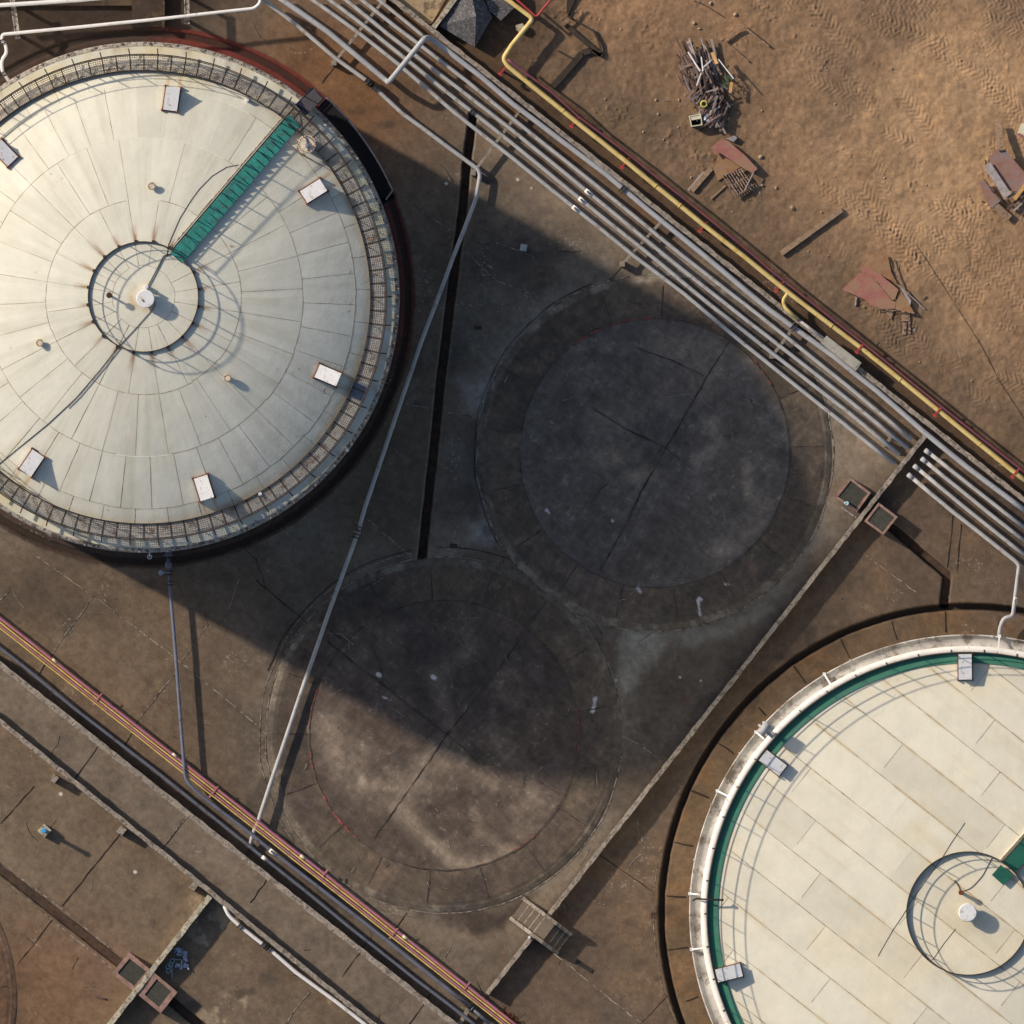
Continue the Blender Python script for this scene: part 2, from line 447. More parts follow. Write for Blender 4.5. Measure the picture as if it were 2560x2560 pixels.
def site_colour(px, py):
    """concrete and soil colours, stains and one painted shadow patch included"""
    n1 = fbm(px, py, 420, 1, 6); n2 = fbm(px, py, 120, 2, 6); n3 = fbm(px, py, 30, 3, 4); n4 = fbm(px, py, 260, 4, 5); n5 = fbm(px, py, 70, 5, 5, 0.65)
    dR = sd_line(px, py, *L_RED); dK = sd_line(px, py, *L_KERB); dC = -sd_line(px, py, L_C[1], L_C[0]); dA = sd_line(px, py, *L_A); dB = sd_line(px, py, *L_B)
    dD = -sd_line(px, py, L_D[0], L_D[1])
    dC = (px - L_C[0][0]) * 0.787 + (py - L_C[0][1]) * 0.617
    dD = (px - L_D[0][0]) * 0.787 + (py - L_D[0][1]) * 0.617
    shp = px.shape
    col = np.empty(shp + (3,)); col[:] = C(103, 89, 74)
    # rack apron, tan concrete
    a = sstep(-190, -120, dK + 90 * (n4 - 0.5)) * sstep(1000, 1250, px)
    col = blend(col, C(132, 112, 92), a * 0.8)
    a = np.exp(-((px - 820) ** 2 + (py - 240) ** 2) / 230.0 ** 2)
    col = blend(col, C(122, 84, 54), np.clip(a * 1.2, 0, 1) * 0.85)
    a = sstep(-60, -20, dK) * (1 - sstep(-8, 8, dK))
    col = blend(col, C(92, 68, 48), a * 0.7)
    a = sstep(-120, -60, dK) * sstep(0.45, 0.7, n5)
    col = blend(col, C(104, 70, 44), a * 0.5)
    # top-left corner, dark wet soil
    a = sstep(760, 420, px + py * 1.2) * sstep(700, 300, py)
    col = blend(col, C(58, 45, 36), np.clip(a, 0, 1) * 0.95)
    # west of pad B: brown
    a = sstep(900, 300, px) * sstep(1300, 1500, py)
    col = blend(col, C(112, 90, 68), a * (0.3 + 0.6 * n2))
    # old pads zone: grey silt
    dPA = np.hypot(px - PADA[0], py - PADA[1]); dPB = np.hypot(px - PADB[0], py - PADB[1])
    a = np.exp(-np.clip(dPA - 445, 0, 999) / 50.0) * sstep(430, 445, dPA) * sstep(0.35, 0.6, n2)
    col = blend(col, C(126, 118, 104), a * 0.7)
    a = np.exp(-np.clip(dPB - 445, 0, 999) / 45.0) * sstep(430, 445, dPB) * sstep(0.35, 0.6, n2)
    col = blend(col, C(120, 108, 92), a * 0.6)
    for poly, c, s, w in (
        ([(1555, 1578), (1660, 1584), (1668, 1612), (1640, 1650), (1560, 1745), (1540, 1712), (1548, 1640)], (150, 141, 124), 16, 0.95),
        ([(1672, 1592), (1800, 1568), (1925, 1520), (1905, 1548), (1800, 1598), (1720, 1612)], (140, 134, 120), 16, 0.7),
        ([(1150, 950), (1218, 950), (1215, 1032), (1170, 1032)], (150, 142, 131), 30, 0.9),
        ([(1170, 1310), (1228, 1306), (1226, 1350), (1178, 1352)], (150, 143, 133), 26, 0.9),
        ([(1100, 1130), (1160, 1090), (1190, 1130), (1170, 1180)], (124, 116, 108), 40, 0.6),
        ([(2040, 1090), (2200, 1060), (2240, 1120), (2150, 1200), (2080, 1300), (1960, 1430), (1950, 1330), (2050, 1220)], (150, 128, 104), 50, 0.65),
        ([(980, 2280), (1110, 2330), (1250, 2320), (1350, 2230), (1500, 2080), (1530, 2090), (1400, 2250), (1290, 2350), (1100, 2360)], (138, 118, 96), 30, 0.55),
        ([(1180, 740), (1260, 700), (1200, 860), (1150, 880)], (84, 84, 76), 60, 0.6),
        ([(1480, 2180), (1540, 2200), (1530, 2250), (1480, 2260)], (100, 90, 80), 14, 0.5),
        ([(1190, 600), (1330, 560), (1390, 640), (1320, 720), (1200, 700)], (62, 58, 56), 60, 0.7),
        ([(1120, 800), (1180, 820), (1170, 930), (1110, 930)], (62, 60, 58), 40, 0.6),
        ([(1180, 1060), (1240, 1150), (1230, 1290), (1120, 1300), (1110, 1220)], (66, 62, 60), 50, 0.65),
        ([(1580, 1780), (1680, 1640), (1800, 1620), (1720, 1790), (1590, 1950)], (74, 68, 62), 60, 0.6),
        ([(640, 1480), (760, 1500), (760, 1580), (660, 1600)], (66, 60, 54), 50, 0.6),
        ([(640, 1320), (820, 1230), (840, 1380), (720, 1440)], (124, 114, 98), 60, 0.5),
        ([(-20, 1400), (120, 1430), (260, 1520), (180, 1590), (60, 1520), (-20, 1530)], (74, 64, 54), 50, 0.7),  # shadow from something out of view, painted dark into the concrete
        ([(0, 1640), (300, 1880), (430, 1950), (400, 1990), (240, 1870), (0, 1690)], (64, 54, 46), 30, 0.5),
        ([(560, 1740), (640, 1760), (660, 2000), (600, 1960)], (88, 76, 64), 30, 0.5),
        ([(700, 1640), (730, 1650), (690, 1760), (680, 1900), (660, 1880)], (96, 66, 50), 25, 0.5),
        ([(1340, 2330), (1420, 2260), (1500, 2180), (1480, 2320), (1400, 2400)], (70, 62, 56), 40, 0.6),
        ([(1260, 2480), (1420, 2460), (1400, 2580), (1240, 2580)], (76, 66, 58), 50, 0.55),
        ([(1050, 2230), (1250, 2290), (1330, 2230), (1300, 2290), (1190, 2330), (1050, 2290)], (60, 50, 44), 22, 0.95),
        ([(705, 2040), (780, 2180), (900, 2280), (880, 2290), (760, 2190), (690, 2060)], (60, 50, 44), 20, 0.8),
    ):
        bx = [p[0] for p in poly]; by = [p[1] for p in poly]
        sel = (px > min(bx) - 90) & (px < max(bx) + 90) & (py > min(by) - 90) & (py < max(by) + 90)
        if sel.any():
            d = sd_polygon(px[sel], py[sel], poly) + (n3[sel] - 0.5) * 44 + (n2[sel] - 0.5) * 30
            al = sstep(s, -s, d) * w * (0.65 + 0.7 * (n5[sel] - 0.3))
            col[sel] = blend(col[sel], C(*c), np.clip(al, 0, 1))
    for poly, t in (([(90, 1390), (233, 1490), (130, 1635), (-20, 1520)], 0.9), ([(233, 1490), (440, 1640), (345, 1800), (130, 1640)], 1.06), ([(440, 1650), (640, 1810), (560, 1950), (345, 1800)], 0.9),
                    ([(900, 1030), (1085, 1025), (1060, 1400), (840, 1250)], 0.9), ([(1110, 1035), (1210, 1046), (1190, 1290), (1072, 1280)], 0.87), ([(150, 2265), (300, 2085), (520, 2240), (395, 2400)], 1.05),
                    ([(860, 2400), (1040, 2540), (1000, 2600), (830, 2460)], 1.08), ([(425, 2100), (650, 2225), (560, 2290), (360, 2140)], 0.94), ([(700, 2420), (775, 2480), (700, 2580), (560, 2560), (480, 2400), (560, 2330)], 0.93),
                    ([(2170, 1390), (2290, 1480), (2230, 1530), (2080, 1560)], 1.06), ([(2405, 1310), (2560, 1330), (2560, 1500), (2395, 1500)], 0.95), ([(1385, 2385), (1530, 2500), (1460, 2570), (1290, 2480)], 0.9), ([(1495, 2135), (1640, 2235), (1640, 2380), (1400, 2330)], 1.05)):
        bx = [p[0] for p in poly]; by = [p[1] for p in poly]
        sel = (px > min(bx) - 5) & (px < max(bx) + 5) & (py > min(by) - 5) & (py < max(by) + 5)
        if sel.any():
            al = sstep(2.5, -2.5, sd_polygon(px[sel], py[sel], poly) + (n3[sel] - 0.5) * 5)
            col[sel] = col[sel] * (1 + (t - 1) * al)[..., None]
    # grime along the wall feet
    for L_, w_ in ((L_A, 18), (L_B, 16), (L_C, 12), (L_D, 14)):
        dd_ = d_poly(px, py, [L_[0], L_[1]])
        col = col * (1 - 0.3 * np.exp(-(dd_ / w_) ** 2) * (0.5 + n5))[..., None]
    # tank 2 bund
    a = sstep(0, 10, dC)
    d2 = np.hypot(px - T2[0], py - T2[1])
    col = blend(col, C(96, 79, 64), a)
    col = blend(col, C(106, 82, 60), a * sstep(0.48, 0.7, n2) * 0.45)
    col = blend(col, C(84, 72, 62), a * sstep(0.5, 0.72, n4) * 0.6)
    ra = sstep(764, 756, d2)
    col = blend(col, C(104, 82, 60), ra * (0.7 + 0.4 * n5))
    col = blend(col, C(122, 86, 54), ra * sstep(0.45, 0.75, n5) * 0.45)
    col = blend(col, C(84, 72, 62), ra * sstep(0.52, 0.7, n4) * 0.7)
    # road between the two long walls
    a = sstep(6, -6, dA) * sstep(-4, 4, dB)
    col = blend(col, C(120, 105, 89), a)
    col = blend(col, C(88, 84, 80), a * sstep(0.55, 0.7, n2) * 0.45)
    # lower-left bund
    a = sstep(4, -4, dB)
    col = blend(col, C(110, 92, 73), a)
    col = blend(col, C(120, 84, 56), a * sstep(420, 120, px) * sstep(2150, 2450, py) * 0.55)
    col = blend(col, C(150, 130, 104), a * sstep(0.62, 0.72, n5) * sstep(450, 520, px) * 0.8)
    # strip between kerb and pipes, then dirt
    a = sstep(-2, 8, dK)
    col = blend(col, C(86, 66, 48), a * sstep(1000, 1100, px))
    fb = sstep(6, 24, dR + 14 * (n3 - 0.5)) * sstep(1270, 1300, px)
    dirt = np.empty(shp + (3,)); dirt[:] = C(140, 109, 80)
    dirt = blend(dirt, C(171, 135, 98), sstep(1820, 2320, px + 60 * (n1 - 0.5)) * sstep(60, 170, dR))
    dirt = blend(dirt, C(124, 95, 70), sstep(0.45, 0.7, n1) * 0.6)
    dirt = blend(dirt, C(152, 112, 76), sstep(0.52, 0.72, n2) * 0.3)
    dirt = blend(dirt, C(112, 90, 70), sstep(0.55, 0.75, n4) * 0.6)
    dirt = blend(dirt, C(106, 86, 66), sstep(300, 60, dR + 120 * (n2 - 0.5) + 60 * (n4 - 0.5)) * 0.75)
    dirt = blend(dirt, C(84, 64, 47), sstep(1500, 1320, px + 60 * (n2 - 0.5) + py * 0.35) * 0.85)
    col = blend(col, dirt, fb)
    grain = 1 + 0.34 * (n3 - 0.5) + 0.5 * (n2 - 0.5) + 0.42 * (n1 - 0.5)
    grain2 = 1 + 0.5 * (n5 - 0.5)
    col = col * (grain * (0.5 + 0.5 * grain2))[..., None]
    # small rust blots and dark blots
    q = vnoise(px, py, 90, 61) * vnoise(px, py, 22, 62)
    col = blend(col, np.array(C(96, 62, 40)), sstep(0.62, 0.8, q) * 0.35 * (1 - fb))
    q = vnoise(px, py, 140, 63) * vnoise(px, py, 35, 64)
    col = blend(col, np.array(C(54, 48, 44)), sstep(0.55, 0.8, q) * 0.5 * (1 - fb))
    # red-brown foot of tank 1
    d1 = np.hypot(px - T1[0], py - T1[1])
    th1 = np.degrees(np.arctan2(T1[1] - py, px - T1[0]))
    fa = sstep(682, 674, d1 + 8 * (n3 - 0.5))
    col = blend(col, C(66, 50, 42), fa * (0.75 + 0.3 * n2))
    col = blend(col, C(112, 46, 38), fa * (sstep(40, 50, th1) * sstep(92, 80, th1) + 0.5 * sstep(-20, -5, th1) * sstep(30, 20, th1)) * 0.8)
    # fine grit, hairline stain edges
    g1 = vnoise(px, py, 5.0, 91); g2 = vnoise(px, py, 11, 92)
    col = col * (1 + 0.22 * (g1 - 0.5) + 0.26 * (g2 - 0.5))[..., None]
    ve = np.abs(fbm(px, py, 230, 93, 6, 0.6) - 0.5)
    col = blend(col, C(140, 126, 108), sstep(0.006, 0.0, ve) * sstep(0.5, 0.7, n2) * 0.35 * (1 - fb))
    sp = vnoise(px, py, 3.6, 94) * vnoise(px, py, 80, 95)
    col = blend(col, C(168, 156, 138), sstep(0.72, 0.85, sp) * 0.5 * (1 - fb))
    # bird-dropping specks
    for x, y, r in ((1310, 2190, 5), (338, 2180, 5), (1294, 449, 4), (1328, 470, 3), (1752, 1702, 3), (1700, 1693, 3), (1888, 1300, 4), (1540, 1700, 3), (152, 1985, 5), (1116, 459, 4)):
        col = blend(col, (0.6, 0.58, 0.54), sstep(r + 1, r - 2, np.hypot(px - x, py - y)))
    return np.clip(col, 0.012, 0.8)

# ------------------------------------------------------------------ GROUND
step = 2.5
gx = np.arange(-140, 2701, step); gy = np.arange(-140, 2701, step)
PX, PY = np.meshgrid(gx, gy)
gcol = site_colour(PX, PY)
Z = (fbm(PX, PY, 160, 21, 4) - 0.5) * 0.05
dR = sd_line(PX, PY, *L_RED)
fd = sstep(6, 40, dR) * sstep(1270, 1320, PX)
Z += fd * ((fbm(PX, PY, 34, 22, 2, 0.5) - 0.5) * 0.045 + (fbm(PX, PY, 12, 26, 2, 0.6) - 0.5) * 0.045 + (fbm(PX, PY, 220, 23, 3) - 0.5) * 0.16)
lump = vnoise(PX, PY, 7, 27) * vnoise(PX, PY, 60, 28)
Z += fd * sstep(0.55, 0.85, lump) * 0.05
for pts, w in (([(1980, 60), (2250, 30), (2580, 60)], 46), ([(2000, 110), (2260, 85), (2600, 130)], 46), ([(2180, 560), (2330, 660), (2600, 930)], 50),
               ([(2290, 560), (2430, 650), (2600, 800)], 50), ([(2440, 110), (2500, 240), (2600, 420)], 46), ([(2360, 560), (2450, 520), (2600, 560)], 50), ([(1850, -20), (2100, 160), (2300, 420), (2600, 700)], 44),
               ([(1960, 10), (2250, -12), (2600, 5)], 50), ([(2130, 20), (2400, 150), (2600, 330)], 60), ([(2340, 610), (2480, 760), (2600, 1000)], 56), ([(2450, 600), (2520, 660), (2600, 720)], 56), ([(2050, 470), (2230, 560), (2400, 760)], 50)):
    for a, b in zip(pts[:-1], pts[1:]):
        dx, dy = b[0] - a[0], b[1] - a[1]; Ls = math.hypot(dx, dy)
        u = ((PX - a[0]) * dx + (PY - a[1]) * dy) / Ls; v = ((PX - a[0]) * dy - (PY - a[1]) * dx) / Ls
        win = sstep(w / 2, w / 2 - 8, np.abs(v)) * (u > -2) * (u < Ls + 2) * sstep(0.38, 0.55, fbm(PX, PY, 90, 24, 2))
        wob = 5 * (fbm(PX, PY, 40, 25, 2) - 0.5)
        Z += fd * win * 0.013 * np.sin(2 * math.pi * (u + np.abs(np.abs(v) - w / 4) * 0.9 + wob) / 12.5)
trk = random.Random(11)
for i in range(22):
    x0 = trk.uniform(1960, 2520); y0 = trk.uniform(-20, 330) if i % 2 else trk.uniform(430, 900)
    ang = math.radians(trk.uniform(15, 60)); Ls = trk.uniform(160, 420); w = trk.uniform(36, 54); ph = trk.uniform(0, 12)
    dx, dy = math.cos(ang), math.sin(ang)
    u = (PX - x0) * dx + (PY - y0) * dy; v = (PX - x0) * dy - (PY - y0) * dx + 18 * np.sin(u / 120.0 + ph)
    win = sstep(w / 2, w / 2 - 6, np.abs(v)) * sstep(0, 30, u) * sstep(Ls, Ls - 40, u) * sstep(0.35, 0.5, fbm(PX, PY, 70, 24, 2))
    Z += fd * win * 0.013 * np.sin(2 * math.pi * (u + np.abs(v) * 0.8 + 4 * (fbm(PX, PY, 30, 25, 2) - 0.5)) / trk.uniform(11.5, 13.5))
def channel(d, half, depth):
    global Z, gcol
    d = d + 3.0 * (fbm(PX, PY, 26, 97, 3) - 0.5)
    a = sstep(half + 2.5, half - 2.0, d)
    Z -= a * depth
    gcol = blend(gcol, C(50, 40, 33), a * 0.8)
channel(d_poly(PX, PY, CH1), 10, 0.55)
channel(d_poly(PX, PY, CH2), 10, 0.45)
channel(d_poly(PX, PY, CH3), 11, 0.22)
channel(d_poly(PX, PY, CH4), 11, 0.35)
d2 = np.hypot(PX - T2[0], PY - T2[1])
channel(np.abs(d2 - 766), 8, 0.45)
d1 = np.hypot(PX - T1[0], PY - T1[1])
channel(np.abs(d1 - 660), 8, 0.12)
# low kerb lips along the open drain
dd = d_poly(PX, PY, CH1)
gcol = blend(gcol, C(120, 112, 100), sstep(17, 14, dd) * sstep(11.5, 13, dd) * 0.55)
X = (PX - 1280) * S; Y = (1280 - PY) * S

jn = MB()
def jl(pts, w=2.0, mi=0, z=0.02, wob=0.5, jit=1.2):
    jn.cur = mi
    q = []
    for a, b in zip(pts[:-1], pts[1:]):
        n = max(1, int(math.hypot(b[0] - a[0], b[1] - a[1]) / 18))
        for k in range(n): q.append((a[0] + (b[0] - a[0]) * k / n + random.uniform(-jit, jit), a[1] + (b[1] - a[1]) * k / n + random.uniform(-jit, jit)))
    q.append(pts[-1])
    out = []
    for x, y in q:
        i = min(max(int(round((x + 140) / step)), 0), Z.shape[1] - 1); j = min(max(int(round((y + 140) / step)), 0), Z.shape[0] - 1)
        out.append(P(x, y, 0) + Vector((0, 0, float(Z[j, i]) + z)))
    jn.ribbon(out, w * S, wob)
# pale joint lines west bund (two families)
jl([(90, 1390), (233, 1490), (420, 1630), (640, 1810), (665, 1835)], 2.2, 1)
jl([(233, 1490), (130, 1635)], 2, 1); jl([(440, 1680), (345, 1800)], 2, 1); jl([(520, 1560), (455, 1650)], 1.6, 1); jl([(20, 1480), (0, 1500)], 2, 1)
jl([(130, 1635), (95, 1690)], 1.5, 0); jl([(345, 1800), (308, 1870)], 1.6, 0)
jl([(915, 1295), (1030, 1395)], 1.8, 1); jl([(565, 1385), (600, 1440), (560, 1560)], 1.5, 1)
jl([(640, 1450), (770, 1560)], 1.8, 0); jl([(560, 1320), (640, 1400), (665, 1470)], 1.4, 0)
jl([(1140, 585), (1015, 500), (940, 430)], 1.6, 1); jl([(1220, 600), (1330, 640), (1400, 750)], 1.5, 1)
jl([(1165, 630), (1240, 700), (1390, 760)], 1.6, 1); jl([(1010, 1010), (1090, 1022)], 1.6, 1); jl([(1100, 1028), (1200, 1046)], 1.6, 1)
jl([(1525, 700), (1560, 660)], 1.5, 0); jl([(805, 208), (838, 165)], 1.6, 0)
jl([(1560, 1840), (1610, 1870), (1655, 1905)], 1.8, 1); jl([(1280, 1600), (1285, 1620)], 1.5, 1)
jl([(1018, 2280), (990, 2320)], 1.6, 0); jl([(1130, 2360), (1108, 2405)], 1.6, 1); jl([(1190, 2450), (1205, 2480)], 1.4, 0)
# tank 2 bund joints
jl([(1495, 2135), (1630, 2228)], 1.8, 0); jl([(1385, 2385), (1530, 2500), (1620, 2570)], 2.0, 1, jit=2); jl([(1670, 2490), (1600, 2560)], 1.6, 0)
jl([(2165, 1390), (2290, 1480)], 1.6, 1); jl([(2383, 1290), (2368, 1420)], 2, 0); jl([(2404, 1310), (2392, 1430)], 2, 0)
jl([(1650, 2120), (1630, 2260), (1640, 2380), (1660, 2480), (1700, 2580)], 1.4, 1)
for k in range(18):
    a = math.radians(84 + k * 10.3)
    r0 = 706; r1 = 756
    jl([(T2[0] + r * math.cos(a), T2[1] - r * math.sin(a)) for r in (r0, (r0 + r1) / 2, r1)], 3.2, 0, jit=2.2)
# road joints
for x, y in ((205, 1925), (425, 2100), (650, 2225), (880, 2410), (1040, 2540)):
    jl([(x + 40, y - 58), (x - 25, y + 32)], 1.8, 0)
jl([(470, 2040), (425, 2095)], 3, 1)
# lower-left joints
jl([(86, 1965), (0, 2060)], 1.8, 0); jl([(300, 2085), (240, 2160), (155, 2265)], 2.0, 0); jl([(130, 2300), (42, 2415)], 1.8, 0)
jl([(775, 2480), (740, 2520), (710, 2570)], 3.4, 1); jl([(140, 2050), (120, 2075)], 1.4, 0); jl([(20, 2208), (130, 2300), (285, 2425)], 2.2, 1); jl([(0, 2160), (130, 2252), (305, 2395)], 2.2, 1)
jl([(432, 2500), (470, 2535), (500, 2560)], 2, 1)
# pad kerb lines in the surrounding concrete
for c, r, a0, a1, w, mi in ((PADA, 446, 0, 360, 2.2, 1), (PADB, 446, 0, 360, 2.0, 1), (PADA, 452, 150, 250, 1.6, 0), (PADB, 462, 100, 260, 1.6, 1), (PADB, 470, 200, 330, 1.8, 0)):
    jl([(c[0] + (r + 2 * math.sin(t * 0.3)) * math.cos(math.radians(t)), c[1] + r * math.sin(math.radians(t))) for t in range(a0, a1 + 1, 4)], w, mi, jit=1.0)
rh = random.Random(21); cnt = 0
while cnt < 150:
    x = rh.uniform(0, 2560); y = rh.uniform(0, 2560)
    if sd_line(x, y, *L_KERB) > -30 or math.hypot(x - T2[0], y - T2[1]) < 790 or math.hypot(x - T1[0], y - T1[1]) < 690: continue
    a = rh.uniform(0, 6.28); L = rh.choice((6, 10, 16, 28, 50)); pts = [(x, y)]
    for k in range(3): a += rh.uniform(-.5, .5); pts.append((pts[-1][0] + L * 0.4 * math.cos(a), pts[-1][1] + L * 0.4 * math.sin(a)))
    jl(pts, rh.uniform(0.7, 1.4), 1 if rh.random() < 0.6 else 0, z=0.012, jit=0.4); cnt += 1
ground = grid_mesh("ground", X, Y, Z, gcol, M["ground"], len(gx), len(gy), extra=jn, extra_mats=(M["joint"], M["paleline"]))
tag(ground, "brown concrete yard with orange dirt beyond the pipes", None, kind="structure")
# the same yard carried on to the horizon
far = MB(); e0 = 28.3; e1 = 1500
q = [(-e1, -e1), (e1, -e1), (e1, e1), (-e1, e1)]; qi = [(-e0, -e0), (e0, -e0), (e0, e0), (-e0, e0)]
for i in range(4):
    j = (i + 1) % 4
    far.add([(*q[i], -0.05), (*q[j], -0.05), (*qi[j], -0.05), (*qi[i], -0.05)], [(0, 1, 2, 3)])
fo = far.build("terrain", mat("far_yard", C(118, 94, 72), 0.95, 0.3, 0.2, fine=0.2))
tag(fo, "bare brown land around the tank yard", None, kind="structure")
for pts, w, z in ((CH1, 18, -0.5), (CH2, 17, -0.4), (CH3, 18, -0.18), (CH4, 18, -0.3)):
    m = MB(); qq = []
    for a, b in zip(pts[:-1], pts[1:]):
        n = max(1, int(math.hypot(b[0] - a[0], b[1] - a[1]) / 15))
        qq += [P(a[0] + (b[0] - a[0]) * k / n, a[1] + (b[1] - a[1]) * k / n, z) for k in range(n)]
    qq.append(P(*pts[-1], z)); m.ribbon(qq, w * S, 0.08)
    tag(m.build("drain_channel", M["channel"]), None, None, kind="structure")

# ------------------------------------------------------------------ old tank foundations
def foundation(c, label, seed, joints0, red, cross, cents, washes=(), tint=(98, 86, 78), orange=0.0, rmax=441, group="round concrete tank bases"):
    nth = 720
    rs = np.concatenate([np.arange(0, 337, 4.0), [336.9], np.arange(340, 424, 4.0), [425, 428, 431, 434, 438, 441, 443.5]])
    th = np.linspace(0, 2 * np.pi, nth, endpoint=False)
    R, T = np.meshgrid(rs, th, indexing='ij')
    x = c[0] + R * np.cos(T); y = c[1] - R * np.sin(T)
    col = site_colour(x, y) * 0.0
    n1 = fbm(x, y, 300, seed, 6); n2 = fbm(x, y, 90, seed + 1, 6, 0.62); n3 = fbm(x, y, 24, seed + 2, 4); n4 = fbm(x, y, 160, seed + 3, 6, 0.6)
    n5 = fbm(x, y, 36, seed + 4, 5, 0.7); n6 = fbm(x, y, 9, seed + 5, 3, 0.6)
    base = np.empty(x.shape + (3,)); base[:] = C(*tint)
    base = blend(base, np.array(C(*tint)) * 0.78, sstep(0.4, 0.65, n1) * 0.8)
    base = blend(base, np.array(C(*tint)) * 1.5, sstep(0.45, 0.8, n4 * 0.45 + n5 * 0.55) * 0.7)
    base = blend(base, C(78, 69, 64), sstep(0.5, 0.75, n2) * 0.45)
    for pts, w, al in washes:
        d = d_poly(x, y, pts) + 26 * (n2 - 0.5) + 16 * (n5 - 0.5)
        base = blend(base, C(158, 138, 116), sstep(w, 0, d) * al * (0.35 + 1.1 * (n5 - 0.15)).clip(0, 1))
    base = blend(base, C(160, 148, 132), sstep(0.66, 0.85, n6) * sstep(0.45, 0.65, n5) * 0.4)
    rg = sstep(334, 341, R + 26 * (n2 - 0.5) * sstep(0.45, 0.6, n4)) * 0.85
    seg = np.floor((np.degrees(T) - joints0) / (360 / 17.0)).astype(int) % 17
    tone = np.random.default_rng(seed).uniform(0.82, 1.15, 17)[seg]
    warm = np.random.default_rng(seed + 9).uniform(0, 1, 17)[seg]
    ring = np.empty(x.shape + (3,)); ring[:] = C(92, 78, 66)
    ring = blend(ring, C(98, 86, 66), warm * 0.4)
    ring = blend(ring, C(74, 65, 58), sstep(0.5, 0.7, n2) * 0.6)
    ring = blend(ring, C(124, 100, 78), sstep(0.52, 0.75, n5) * 0.4)
    ring = ring * tone[..., None]
    col = base * (1 - rg[..., None]) + ring * rg[..., None]
    kb = sstep(424, 427, R)
    col = blend(col, C(104, 92, 78), kb * 0.8)
    col = blend(col, C(140, 128, 110), kb * sstep(0.5, 0.7, n5) * 0.6)
    if orange: col = blend(col, C(134, 88, 52), np.full(R.shape, orange))
    ca, sa = math.cos(0.65), math.sin(0.65)
    br1 = fbm((x * ca + y * sa) * 0.16, (y * ca - x * sa), 7, seed + 6, 3, 0.6); br2 = fbm((x * sa - y * ca) * 0.16, (x * ca + y * sa), 9, seed + 7, 3, 0.6)
    col *= (1 + 0.34 * (br1 - 0.5) + 0.3 * (br2 - 0.5))[..., None]
    drk = fbm(x, y, 200, seed + 8, 6, 0.65)
    col = blend(col, C(54, 50, 50), sstep(0.55, 0.66, drk) * 0.36)
    col *= (1 + 0.4 * (n3 - 0.5) + 0.25 * (n2 - 0.5) + 0.35 * (n6 - 0.5) + 0.3 * (n5 - 0.5))[..., None]
    for (sx, sy, ex, ey, w) in cents:      # white bird splashes
        d = d_poly(x, y, [(sx, sy), (ex, ey)]) + 5 * (n3 - 0.5)
        col = blend(col, (0.55, 0.54, 0.56), sstep(w + 1.5, w - 1.5, d))
    z = np.where(R < 337, 0.16, 0.13) + (n2 - 0.5) * 0.03
    z = np.where(np.abs(R - 425) < 2, 0.09, z)
    z = np.where(R > 427, 0.11 - 0.08 * (R - 427) / 14 + (n5 - 0.5) * 0.05, z)
    z = np.where(R > 441, 0.0, z)
    j = MB()
    def pl(pts, w, mi, zz=0.185):
        j.cur = mi; q = []
        for a, b in zip(pts[:-1], pts[1:]):
            n = max(1, int(math.hypot(b[0] - a[0], b[1] - a[1]) / 14))
            q += [P(a[0] + (b[0] - a[0]) * k / n + random.uniform(-1.2, 1.2), a[1] + (b[1] - a[1]) * k / n + random.uniform(-1.2, 1.2), 0) + Vector((0, 0, zz)) for k in range(n)]
        q.append(P(*pts[-1], 0) + Vector((0, 0, zz))); j.ribbon(q, w * S, 0.6)
    for k in range(17):
        a = math.radians(joints0 + k * 360 / 17.0)
        pl([(c[0] + r * math.cos(a), c[1] - r * math.sin(a)) for r in (341, 380, 420)], 1.6, 0, 0.155)
    pl([(c[0] + 337 * math.cos(math.radians(t)), c[1] - 337 * math.sin(math.radians(t))) for t in range(0, 361, 3)], 1.2, 0)
    rsc = random.Random(seed)
    for i in range(70):
        rr_ = 425 * math.sqrt(rsc.random()); tt = rsc.uniform(0, 6.283); aa = rsc.uniform(0, 6.283); LL = rsc.choice((6, 9, 14, 22, 40)); bb = aa + rsc.uniform(-0.6, 0.6)
        x0 = c[0] + rr_ * math.cos(tt); y0 = c[1] - rr_ * math.sin(tt); x1 = x0 + LL * math.cos(aa); y1 = y0 + LL * math.sin(aa); x2 = x1 + LL * 0.7 * math.cos(bb); y2 = y1 + LL * 0.7 * math.sin(bb)
        if max(math.hypot(x2 - c[0], y2 - c[1]), math.hypot(x1 - c[0], y1 - c[1])) < 422: pl([(x0, y0), (x1, y1), (x2, y2)], rsc.uniform(0.7, 1.5), 2 if i % 3 else 0, 0.19)
    for a0, a1, w in red:
        pl([(c[0] + 337.5 * math.cos(math.radians(t)), c[1] - 337.5 * math.sin(math.radians(t))) for t in np.arange(a0, a1 + 0.1, 1.5)], w, 1, 0.188)
    for pts, w in cross: pl(pts, w, 0)
    o = grid_mesh("tank_foundation", (x - 1280) * S, (1280 - y) * S, z, np.clip(col, 0.012, 0.8), M["pad"], nth, len(rs), wrap=True, extra=j, extra_mats=(M["padjoint"], M["redline"], M["paleline"]), origin=P(*c))
    tag(o, label, "foundation", group)
    # rim ring round the slabs
    return o
